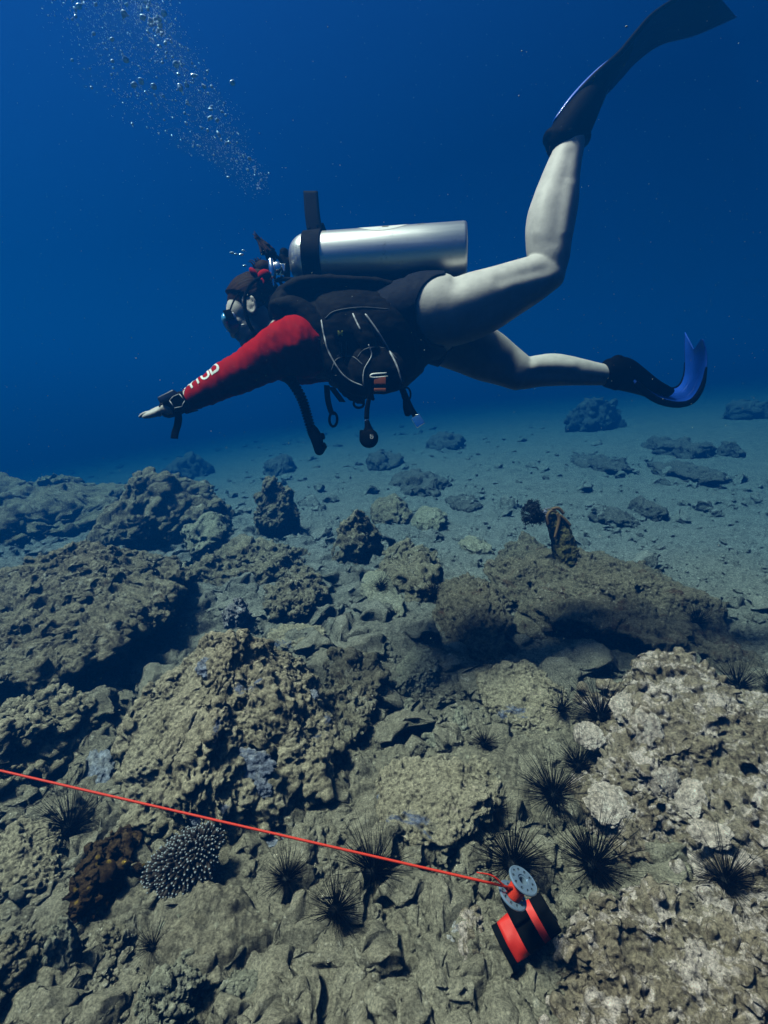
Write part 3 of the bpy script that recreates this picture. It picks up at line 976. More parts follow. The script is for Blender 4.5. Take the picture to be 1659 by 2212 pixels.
def build_urchins():
    variants = []
    for k in range(4):
        r2 = np.random.default_rng(60 + k)
        v, f = ico(4)
        b = v * np.array([0.028, 0.028, 0.022])
        b = b * (1 + 0.05 * perlin(v * 7, 700 + k))[:, None]
        body = mesh_from('body', b, f)
        body.materials.append(M['spine'])
        parts = []
        n = 210
        for i in range(n):
            z = r2.uniform(-0.15, 1.0)
            a = r2.uniform(0, 2 * math.pi)
            s = math.sqrt(1 - z * z)
            d = np.array([s * math.cos(a), s * math.sin(a), z]) + 0.10 * r2.normal(size=3)
            d /= np.linalg.norm(d)
            L = r2.uniform(0.42, 1.0) * (0.72 + 0.38 * max(0, d[2])) * 0.16
            if i % 5 == 0:
                L *= 0.45
            bend = 0.004 * r2.normal(size=3)
            parts.append(tube([d * 0.026, d * (0.03 + L * 0.5) + bend, d * (0.03 + L)], [0.00115, 0.0008, 0.00025], 4, 1, False))
        v, f = join(parts)
        sp = mesh_from('spines', v, f, False)
        sp.materials.append(M['spine'])
        variants.append((body, sp))
    spots = [(1297, 1552, 108, 'large black sea urchin between the ragged slab and the knobbly right reef'),
             (1214, 1532, 56, 'small black sea urchin tucked against the right end of the ragged slab'),
             (1046, 1608, 52, 'small black sea urchin in the shade below the front edge of the ragged slab'),
             (1196, 1718, 112, 'black sea urchin with long fanned spines left of the pale pink crusted lump'),
             (1250, 1655, 84, 'black sea urchin pressed against the right reef just above the pink lump'),
             (1282, 1872, 138, 'biggest black sea urchin, right of the spool at the foot of the right reef'),
             (1108, 1868, 130, 'black sea urchin standing directly behind the line spool'),
             (806, 1884, 130, 'tall spined black sea urchin with the red line crossing in front of its spines'),
             (726, 1968, 100, 'black sea urchin with a glossy dark centre on silt below the red line'),
             (620, 1900, 86, 'dim black sea urchin in shade under the tan boulder\'s right foot'),
             (150, 1790, 112, 'black sea urchin at the lower left above the flat silt covered rock'),
             (1594, 1486, 76, 'black sea urchin on open silt behind the knobbly right reef'),
             (1668, 1490, 72, 'black sea urchin cut off by the right edge'),
             (822, 1268, 40, 'small black sea urchin on top of the pale grey slab'),
             (938, 1280, 38, 'tiny black sea urchin beside the algae covered lump'),
             (1568, 1905, 112, 'black sea urchin in the dark hole under the coral plate'),
             (1074, 1750, 58, 'small black sea urchin in the hollow at the right end of the worn ledge'),
             (330, 2046, 58, 'dim black sea urchin left of the rough pointed slab'),
             (1506, 1345, 52, 'black sea urchin at the right foot of the porous mound')]
    g = 'long spined black sea urchins on the sea bed'
    for i, (u, v, px, lab) in enumerate(spots):
        p, n, d = hit(u, v, 0.02)
        t = thing('sea_urchin', lab, 'sea urchin', tuple(p), g)
        s = px * d / F / 0.170
        t.scale = (s, s, s)
        t.rotation_euler = (rng.uniform(-0.2, 0.2) - 0.1, rng.uniform(-0.25, 0.25), rng.uniform(0, 6.28))
        body, sp = variants[i % 4]
        for nm, me in (('body', body), ('spines', sp)):
            o = bpy.data.objects.new(nm, me)
            COL.objects.link(o)
            o.parent = t


def flange(c, axis, ex, ey, r0, r1, thick, hole_r, hole_at, nh=10):
    nr, nt = 22, 160
    keep, V = [], []
    for i in range(nr + 1):
        for j in range(nt):
            r, a = r0 + (r1 - r0) * i / nr, 2 * math.pi * j / nt
            V.append((r * math.cos(a), r * math.sin(a)))
    for i in range(nr):
        for j in range(nt):
            r, a = r0 + (r1 - r0) * (i + 0.5) / nr, 2 * math.pi * (j + 0.5) / nt
            h = round(a / (2 * math.pi / nh)) * 2 * math.pi / nh
            if math.hypot(r * math.cos(a) - hole_at * math.cos(h), r * math.sin(a) - hole_at * math.sin(h)) > hole_r:
                k = (j + 1) % nt
                keep.append((i * nt + j, i * nt + k, (i + 1) * nt + k, (i + 1) * nt + j))
    V = np.array(V)
    n = len(V)
    W = np.vstack([c + V[:, :1] * ex + V[:, 1:] * ey + axis * thick / 2, c + V[:, :1] * ex + V[:, 1:] * ey - axis * thick / 2])
    Fc = list(keep) + [tuple(x + n for x in q)[::-1] for q in keep]
    cnt = {}
    for q in keep:
        for a, b in zip(q, q[1:] + q[:1]):
            cnt[(a, b)] = 1
    for (a, b) in cnt:
        if (b, a) not in cnt:
            Fc.append((b, a, a + n, b + n))
    rim = [c + axis * 0 + r1 * (math.cos(a) * ex + math.sin(a) * ey) for a in np.linspace(0, 2 * math.pi, 60)]
    return join([(W, Fc), tube(rim, thick * 0.62, 8, 1)])


def build_spool():
    p, n, d = hit(1112, 1940, 0.0)
    d = min(d - 0.045, BUOY_D[0] - 0.062)
    axis = 0.80 * (0.50 * RGT + 0.86 * UPV) - 0.60 * FWD
    axis /= np.linalg.norm(axis)
    top, bot = P(1123, 1904, d), P(1114, 1933, d + 0.007)
    axis = top - bot
    axis = axis + 0.010 * RGT
    axis /= np.linalg.norm(axis)
    mid = (top + bot) / 2
    sep = 0.0195
    ex = np.cross(axis, FWD)
    ex /= np.linalg.norm(ex)
    ey = np.cross(axis, ex)
    r1 = 31 * d / F
    t = thing('line_spool', 'grey finger spool with pierced flanges wound with orange red line', 'spool', tuple(mid))
    mt = plain('anodised_grey', (0.26, 0.34, 0.46), 0.35, metal=0.35, var=0.1)
    for s in (1, -1):
        v, f = flange(mid + axis * sep * s, axis, ex, ey, r1 * 0.42, r1, 0.004, r1 * 0.128, r1 * 0.76, 10)
        put('flange', recalc(mesh_from('flange', v, f, False)), mt, t)
    prof = [(-sep, r1 * 0.42), (-sep, r1 * 0.30), (sep, r1 * 0.30), (sep, r1 * 0.42)]
    v, f = lathe(prof, mid, axis, 40)
    f = f[:-2]
    put('hub', mesh_from('hub', v, f, False), mt, t)
    pr = [(-sep * 0.9, r1 * 0.44)] + [(x, r1 * (0.56 + 0.012 * (i % 2))) for i, x in enumerate(np.linspace(-sep * 0.88, sep * 0.80, 24))] + [(sep * 0.9, r1 * 0.44)]
    v, f = lathe(pr, mid, axis, 48)
    f = f[:-2]
    put('line_winding', mesh_from('line_winding', v, f), M['line'], t)
    # the line itself, taut to the left
    a0 = mid - RGT * r1 * 0.52 + axis * 0.006 - FWD * 0.006
    a1 = mid - RGT * r1 * 0.50 - axis * 0.006 - FWD * 0.004
    e = P(-170, 1622, 1.06)
    e = a0 + (e - a0) * 2.2                                 # it runs on well outside the picture
    def strand(p0, r, sag):
        pts = [p0 + (e - p0) * s - np.array([0, 0, sag * math.sin(math.pi * s)]) for s in np.linspace(0, 1, 9)]
        return tube(pts, r, 8, 4)
    v, f = join([strand(a0, 0.0025, 0.004), tube([a1, P(1066, 1893.5, d - 0.006), P(1030, 1884.5, d - 0.012)], [0.0022, 0.0018, 0.0010], 8, 5)])
    tag(put('guide_line', mesh_from('guide_line', v, f), M['line']), 'taut orange red line running from the spool out of the picture at left', 'line')


BUOY_D = [9.0]


def build_buoy():
    p, n, d = hit(1133, 2008, 0.0)
    d = min(d, hit(1095, 2040)[2] + 0.02, hit(1180, 1990)[2] + 0.02)
    d -= 0.032
    BUOY_D[0] = d
    A, B = P(1083, 2042, d + 0.005), P(1189, 1968, d + 0.012)
    ax = (B - A) / np.linalg.norm(B - A)
    L = np.linalg.norm(B - A)
    nrm = UPV * 0.75 - FWD * 0.66
    nrm = nrm - (nrm @ ax) * ax
    nrm /= np.linalg.norm(nrm)
    sd = np.cross(ax, nrm)
    t = thing('marker_buoy', 'rolled red surface marker buoy held by black straps beside the spool', 'marker buoy', tuple((A + B) / 2))

    def sleeve(s0, s1, rn, rs, name, mat, bulge=0.0):
        nseg, m = 48, 14
        V, Fc = [], []
        for i in range(m + 1):
            s = s0 + (s1 - s0) * i / m
            kk = 1 + bulge * math.sin(math.pi * i / m)
            for j in range(nseg):
                a = 2 * math.pi * j / nseg
                cx, sy = math.cos(a), math.sin(a)
                k = (abs(cx) ** 2.8 + abs(sy) ** 2.8) ** (-1 / 2.8)
                w = 0.0012 * math.sin(s * 90 + 3 * math.sin(a * 2)) + 0.001 * math.sin(a * 5 + s * 40)
                V.append(A + ax * s + nrm * (rn * kk * k * sy + w) + sd * (rs * kk * k * cx + w))
        for i in range(m):
            for j in range(nseg):
                k = (j + 1) % nseg
                Fc.append((i * nseg + j, i * nseg + k, (i + 1) * nseg + k, (i + 1) * nseg + j))
        Fc.append(tuple(range(nseg))[::-1])
        Fc.append(tuple(m * nseg + j for j in range(nseg)))
        return put(name, recalc(mesh_from(name, np.array(V), Fc)), mat, t)
    sleeve(0.014, L - 0.020, 0.019, 0.035, 'rolled_fabric', M['red_pvc'], 0.03)
    sleeve(0.0, 0.016, 0.0186, 0.0345, 'end_trim', M['black'])
    sleeve(L - 0.026, L, 0.0195, 0.0355, 'end_trim', M['black'])
    sleeve(L * 0.36, L * 0.36 + 0.036, 0.0215, 0.0372, 'strap', M['black'])
    # strap tail running up behind the spool
    c0 = A + ax * (L * 0.36 + 0.018)
    k0, k1 = c0 + nrm * 0.026 + sd * 0.0, P(1094, 1945, d - 0.004)
    if (sd @ UPV) < 0:
        sd2 = -sd
    else:
        sd2 = sd
    pts = [c0 + nrm * 0.0245 + sd2 * 0.010, c0 + nrm * 0.0245 + sd2 * 0.034, c0 + nrm * 0.022 + sd2 * 0.050, c0 + nrm * 0.012 + sd2 * 0.062]
    V, Fc, _ = ribbon([p_ - ax * 0.017 for p_ in pts], [p_ + ax * 0.017 for p_ in pts], 0.004, 20, 4)
    put('strap_tail', mesh_from('strap_tail', V, Fc), M['black'], t)


def build_finger_coral():
    p, n, d = hit(398, 1872, 0.0)
    ex = P(470, 1812, d) - P(320, 1930, d)
    L = np.linalg.norm(ex) / 2
    ex /= np.linalg.norm(ex)
    up = 0.62 * UPV - 0.78 * FWD
    up -= (up @ ex) * ex
    up /= np.linalg.norm(up)
    ey = np.cross(up, ex)
    c = P(398, 1868, d - 0.012)
    v, f = ico(5)
    ax = np.array([ex * L * 0.92, ey * L * 0.50, up * L * 0.40])
    b = c + (v * (1 + 0.32 * fbm(v * 1.5, 3, 811))[:, None]) @ ax
    t = thing('finger_coral', 'oval dark coral head covered in white tipped knobs at the lower left', 'coral', tuple(c))
    put('coral_base', mesh_from('coral_base', b, f), M['coral_dark'], t)
    Vb, Fb, Vt, Ft = [], [], [], []
    gold = math.pi * (3 - math.sqrt(5))
    N = 620
    for i in range(N):
        z = 1 - 1.5 * (i + 0.5) / N
        s = math.sqrt(max(0, 1 - z * z))
        q = np.array([s * math.cos(gold * i), s * math.sin(gold * i), z])
        if q[2] < -0.25:
            continue
        base = c + (q * (1 + 0.32 * fbm(q[None] * 1.5, 3, 811)[0])) @ ax
        nrm = (q[0] * ex / 0.9 + q[1] * ey / 0.5 + q[2] * up / 0.4)
        nrm /= np.linalg.norm(nrm)
        nrm = nrm + 0.18 * rng.normal(size=3)
        nrm /= np.linalg.norm(nrm)
        if rng.random() < 0.12:
            continue
        h, r = rng.uniform(0.006, 0.017), rng.uniform(0.0024, 0.0046)
        Vb.append(tube([base - nrm * 0.004, base + nrm * h * 0.6, base + nrm * h], [r * 1.15, r * 1.05, r * 0.8], 7, 1))
        Vt.append(ell(base + nrm * h, (np.array([1.0, 0, 0]) * r * 0.86, np.array([0, 1.0, 0]) * r * 0.86, np.array([0, 0, 1.0]) * r * 0.86)) if False else
                  tube([base + nrm * (h - 0.0012), base + nrm * (h + 0.0012), base + nrm * (h + 0.0028)], [r * 0.62, r * 0.56, r * 0.2], 7, 1))
    v, f = join(Vb)
    o = put('knobs', mesh_from('knobs', v, f), M['coral_dark'], t)
    o['kind'] = 'stuff'
    v, f = join(Vt)
    o = put('pale_tips', mesh_from('pale_tips', v, f), M['coral_tip'], t)
    o['kind'] = 'stuff'


def build_sponge():
    p, n, d = hit(1222, 1206, 0.0)
    t = thing('tube_sponge', 'olive brown leaning sponge on top of the porous mound', 'sponge', tuple(p))
    parts = [limb([(1226, 1212, 25, 0.9, d), (1220, 1186, 27, 0.9, d), (1213, 1158, 24, 0.9, d), (1202, 1132, 20, 0.9, d), (1188, 1113, 15, 0.9, d), (1176, 1108, 9, 0.9, d)])]
    me = fused('sponge_body', parts, 0.005, 3)
    v, nn, f = arrays(me)
    v = v + nn * (0.026 * fbm(v * 13, 4, 821, 0.6) + 0.007 * fbm(v * 55, 2, 823))[:, None]
    me.vertices.foreach_set('co', v.astype(np.float32).ravel())
    me.update()
    put('sponge_body', me, reef_mat('olive_sponge', (0.06, 0.05, 0.022), (0.17, 0.14, 0.06), (0.34, 0.29, 0.15), silt_amt=0.2, pale=(0.35, 0.33, 0.22), pale_t=0.66), t)
    bs = plain('brown_arm', (0.24, 0.12, 0.045), 0.7, var=0.3, vscale=60)
    b = thing('brittle_star', 'thin brown brittle star arms wrapped over the leaning sponge', 'brittle star', tuple(P(1196, 1120, d - 0.05)))
    k = d / F
    for pts in ([(1184, 1135), (1182, 1116), (1190, 1104), (1202, 1106)], [(1203, 1108), (1208, 1122), (1204, 1142), (1198, 1162)],
                [(1192, 1100), (1206, 1098), (1218, 1110)], [(1208, 1112), (1222, 1124), (1232, 1136)]):
        V, Fc = tube([P(u, v_, d - 20 * k) for u, v_ in pts], [3.4 * k, 3.8 * k, 3.4 * k, 2.4 * k][:len(pts)], 8, 6)
        put('arm', mesh_from('arm', V, Fc), bs, b)
    # feather star
    c = P(1150, 1112, d - 0.03)
    s = thing('feather_star', 'black feather star curled into a ball beside the leaning sponge', 'feather star', tuple(c))
    arms = []
    R = 27 * k
    for i in range(44):
        a = rng.uniform(0, 2 * math.pi)
        z = rng.uniform(-0.7, 1.0)
        q = math.sqrt(max(0, 1 - z * z))
        dirv = RGT * q * math.cos(a) * 0.85 + UPV * z * 1.15 - FWD * q * math.sin(a)
        root = c + RGT * R * 0.6 - UPV * R * 0.2
        m1 = root + (c - root) * 0.5 + dirv * R * 0.55
        e = c + dirv * R * rng.uniform(0.85, 1.08)
        e2 = e + (c + UPV * R * 0.5 - e) * 0.30
        pts = catmull([root, m1, e, e2], 8)
        arms.append(tube(pts, np.linspace(1.6, 0.9, len(pts)) * k, 5, 1))
        tg = np.gradient(pts, axis=0)
        for j in range(5, len(pts)):
            for sgn in (-1, 1):
                w = np.cross(tg[j], rng.normal(size=3))
                w /= np.linalg.norm(w) + 1e-9
                L = 6.5 * k
                arms.append(tube([pts[j], pts[j] + w * sgn * L * 0.6, pts[j] + w * sgn * L + tg[j] * 0.5], [0.8 * k, 0.6 * k, 0.2 * k], 3, 1, False))
    v, f = join(arms)
    put('arms', mesh_from('arms', v, f), plain('black_feather', (0.006, 0.005, 0.010), 0.6, var=0.4), s)
    ci = []
    for i in range(22):
        o0 = P(rng.uniform(1172, 1178), rng.uniform(1098, 1130), d - 0.03 - rng.uniform(0, 0.03))
        o1 = o0 + RGT * rng.uniform(8, 16) * k + UPV * rng.uniform(-3, 3) * k
        ci.append(tube([o0, (o0 + o1) / 2 + UPV * 2 * k, o1], [0.9 * k, 0.9 * k, 0.5 * k], 5, 3))
    v, f = join(ci)
    put('cirri', mesh_from('cirri', v, f), plain('lavender_cirri', (0.38, 0.36, 0.55), 0.6, var=0.2), s)


def build_small():
    # brown soft coral lump, blue grey sponges, pale crust discs
    rock('brown', 'soft_coral', 'rusty brown soft coral lump left of the white tipped coral', 178, 302, 1800, 1992, 'brown', 0.8, 7, cat='coral',
         lump=0.36, ridge=0.12, knob=0.016, knobf=30, fine=0.016)
    for u, v, a, b, lab in ((213, 1668, 26, 36, 'round blue grey sponge at the left edge of the tan boulder'),
                            (540, 1655, 48, 26, 'wide blue grey sponge crust on the face of the tan boulder'),
                            (572, 1690, 20, 22, 'small blue grey sponge right below the wide crust on the boulder'),
                            (444, 1442, 17, 15, 'small blue grey sponge near the peak of the tan boulder'),
                            (674, 1502, 11, 9, 'tiny blue grey sponge on the right shoulder of the tan boulder'),
                            (428, 1768, 16, 14, 'small blue grey sponge under the red line near the boulder foot'),
                            (598, 1815, 18, 14, 'blue grey sponge at the lower right foot of the tan boulder')):
        p, n, d = hit(u, v)
        vd = ray(u, v)
        n = n - 0.8 * vd / np.linalg.norm(vd)
        n /= np.linalg.norm(n)
        r = ico(5)
        k = d / F
        ex = np.cross(n, UPV)
        ex = ex / (np.linalg.norm(ex) + 1e-9)
        if ex @ RGT < 0:
            ex = -ex
        ey = np.cross(n, ex)
        ey = ey if ey @ UPV > 0 else -ey
        q = r[0].astype(np.float32)
        rr = 1 + 0.9 * fbm(q * 1.8 + u, 4, 900 + int(u), 0.6)
        V = (q * rr[:, None]) @ np.array([ex * a * k * 1.1, ey * b * k * 1.25, n * 0.26 * min(a, b) * k])
        me = mesh_from('encrusting_sponge', V, r[1])
        V2, N2, F2 = arrays(me)
        V2 = V2 + N2 * (0.004 * fbm(V2 * 60 + u, 3, 910))[:, None]
        tag(put('encrusting_sponge', mesh_from('encrusting_sponge', V2, F2), M['sponge'], loc=tuple(p)), lab, 'sponge', 'blue grey sponges on the tan boulder')
    for u, v, a, b, lab in ((1438, 1694, 34, 30, 'pale round crust disc high on the right reef'),
                            (1492, 1722, 32, 30, 'whitest round crust disc with a dark hollow at its right edge'),
                            (1535, 1800, 42, 22, 'cream cracked crust on top of the coral plate'),
                            (1272, 1590, 30, 22, 'cream knob at the upper left shoulder of the right reef'),
                            (1355, 1530, 36, 26, 'pale pink knob near the top of the right reef'),
                            (1398, 1580, 30, 40, 'long pale pink ridge on the upper right reef'),
                            (1318, 1740, 48, 36, 'broad pink white crust on the pale pink lump')):
        p, n, d = hit(u, v)
        vd = ray(u, v)
        n = n - 0.8 * vd / np.linalg.norm(vd)
        n /= np.linalg.norm(n)
        r = ico(5)
        k = d / F
        ex = np.cross(n, UPV)
        ex = ex / (np.linalg.norm(ex) + 1e-9)
        ey = np.cross(n, ex)
        q = r[0].astype(np.float32)
        rr = 1 + 0.5 * fbm(q * 1.7 + v, 4, 930 + int(v), 0.6)
        V = (q * rr[:, None]) @ np.array([ex * a * k, ey * b * k * 1.2, n * 0.28 * min(a, b) * k])
        me = mesh_from('coral_crust', V, r[1])
        V2, N2, F2 = arrays(me)
        V2 = V2 + N2 * (0.004 * fbm(V2 * 50 + u, 3, 940))[:, None]
        tag(put('coral_crust', mesh_from('coral_crust', V2, F2), M['crust'], loc=tuple(p)), lab, 'coral crust', 'pale crusts on the right reef')
    # fish
    p, n, d = hit(336, 1233)
    d -= 0.12
    k = d / F
    a, b = P(345, 1243, d), P(328, 1225, d)
    v, f = loft([a, a * 0.75 + b * 0.25, (a + b) / 2, b * 0.8 + a * 0.2, b], np.array([1.5, 4.8, 5.4, 3.2, 1.4]) * k, np.array([1, 2.2, 2.6, 1.6, 0.6]) * k)
    t = thing('fish', 'small dark fish with a white spot beside the smooth pale boulder', 'fish', tuple((a + b) / 2))
    put('body', mesh_from('body', v, f), M['spine'], t)
    V, Fc, _ = ribbon([b + 1.2 * k * RGT, P(318, 1216, d)], [b - 1.2 * k * RGT, P(321, 1223, d)], 0.8 * k, 8, 4)
    put('tail', mesh_from('tail', V, Fc), M['spine'], t)
    v, f = ell((a + b) / 2 - FWD * 2.2 * k, (RGT * 1.4 * k, UPV * 1.4 * k, FWD * 0.8 * k))
    put('spot', mesh_from('spot', v, f), M['white'], t)


M['crust'] = reef_mat('pale_crust', (0.26, 0.19, 0.16), (0.54, 0.43, 0.39), (0.80, 0.64, 0.59), silt_amt=0.25, silt=(0.34, 0.28, 0.18), pale=(0.85, 0.72, 0.66), pale_t=0.54, turf_t=0.68, bump=0.5)
build_urchins()
build_small()
bpy.context.view_layer.update()
build_buoy()
build_spool()
build_finger_coral()
build_sponge()


# ------------------------------------------------------------------ bubbles and drifting specks
def build_bubbles():
    protos = []
    for k in range(6):
        v, f = ico(3)
        q = v * np.array([1, 1, rng.uniform(0.55, 0.9)])
        q = q * (1 + 0.22 * perlin(v * 1.5 + 5 * k, 950 + k))[:, None]
        me = mesh_from('bubble', q, f)
        me.materials.append(M['bubble'])
        protos.append(me)
    path = np.array([(566, 425), (500, 350), (395, 285), (342, 205), (285, 115), (240, 30), (215, -40)], float)
    wid = np.array([12, 62, 135, 165, 155, 145, 140], float)

    def spot(lo=0.0):
        s = lo + (1 - lo) * rng.uniform(0, 1) ** 0.62
        x = s * (len(path) - 1)
        i = min(int(x), len(path) - 2)
        c = path[i] + (path[i + 1] - path[i]) * (x - i)
        w = np.interp(x, range(len(wid)), wid)
        off = w * (0.75 * rng.uniform(-1, 1) + 0.25 * rng.normal())
        if rng.random() < 0.33:
            off = w * rng.uniform(0.45, 0.95)                       # denser along the right-hand edge
        return c[0] + off, c[1] + off * 0.25 + rng.normal() * 12, 2.05 + 0.16 * rng.normal(), s
    named = [(343, 40, 8.5, 'brightest large bubble near the top of the plume'), (389, 188, 8, 'flattened wide bubble at the right edge of the plume'),
             (332, 187, 8, 'large bright bubble low in the middle of the plume'), (242, 85, 6, 'lone bright bubble at the left edge of the plume')]
    lab = 'small bright bubble in the rising plume at the upper left'
    g = 'bubbles in the rising plume'
    for k in range(292):
        o = bpy.data.objects.new('bubble', protos[k % 6])
        COL.objects.link(o)
        if k < len(named):
            u, v, r, lb = named[k]
            d = 2.0
            tag(o, lb, 'bubble')
        else:
            u, v, d, s = spot()
            r = 1.3 + 2.3 * rng.pareto(2.1) * (0.5 + 0.8 * s)
            r = min(r, 8.5)
            tag(o, lab, 'bubble', g)
        r = r * 0.78 * d / F
        o.location = P(u, v, d)
        o.scale = (r, r, r * rng.uniform(1.0, 1.9) if r < 0.006 else r)
        o.rotation_euler = (rng.uniform(-0.3, 0.3), -0.5 + rng.uniform(-0.25, 0.25), rng.uniform(0, 6))
    near = [(501, 546, 3.6, 'bubble just left of the ponytail, leftmost of the row'), (509, 549, 3.0, 'bubble just left of the ponytail, middle of the row'),
            (521, 550, 4.2, 'bubble just left of the ponytail, rightmost of the row'), (525, 541, 2.6, 'bubble just above the row left of the ponytail'), (528, 574, 3.4, 'bubble just above the red hair tie')]
    for u, v, r, lb in near:
        o = bpy.data.objects.new('bubble', protos[rng.integers(6)])
        COL.objects.link(o)
        tag(o, lb, 'bubble')
        r *= 1.9 / F
        o.location = P(u, v, 1.90)
        o.scale = (r * 1.3, r, r * 0.8)
    v0, f0 = ico(2)
    V, Fc, o = [], [], 0
    for k in range(3400):
        u, v, d, s = spot()
        u += rng.normal() * 18
        r = (0.36 + 0.28 * rng.pareto(3)) * d / F * (0.8 + 0.4 * s)
        V.append(v0 * np.array([r, r, r * rng.uniform(1, 2.4)]) @ np.array(Matrix.Rotation(-0.5, 3, 'Y')).T + P(u, v, d + 0.1 * rng.normal()))
        Fc.append(f0 + o)
        o += len(v0)
    tag(put('fine_bubbles', mesh_from('fine_bubbles', np.vstack(V), np.vstack(Fc)), M['bubble']), kind='stuff')


def build_specks():
    v0, f0 = ico(1)
    V, Fc, o = [], [], 0
    for k in range(3600):
        d = 0.6 + 4.4 * rng.random() ** 1.3
        u, v = rng.uniform(-350, 2000), rng.uniform(-200, 1500)
        p = P(u, v, d)
        if p[2] < Hs(p[0], p[1]) + 0.05 or p[2] > 3.0:
            continue
        r = min(0.0020, (0.34 + 0.40 * rng.pareto(4)) * d / F)
        V.append(v0 * r * rng.uniform(0.7, 1.3, 3) + p)
        Fc.append(f0 + o)
        o += len(v0)
    tag(put('drifting_specks', mesh_from('drifting_specks', np.vstack(V), np.vstack(Fc)), M['speck']), kind='stuff')


build_bubbles()
build_specks()



# ------------------------------------------------------------------ the diver
PX = 1.93 / F
EAR = P(551, 678, 1.93)
HF = (-0.92 * RGT - 0.40 * UPV)
HF /= np.linalg.norm(HF)
HU = (-0.40 * RGT + 0.92 * UPV)
HU /= np.linalg.norm(HU)
HS = -FWD                                                  # her left side, towards the camera


def hp(f, u, s):
    return EAR + f * HF + u * HU + s * HS


def hell(f, u, s, rf, ru, rs, tilt=0.0):
    c, sn = math.cos(tilt), math.sin(tilt)
    a = (c * HF + sn * HU) * rf
    b = (-sn * HF + c * HU) * ru
    return ell(hp(f, u, s), (a, b, HS * rs))


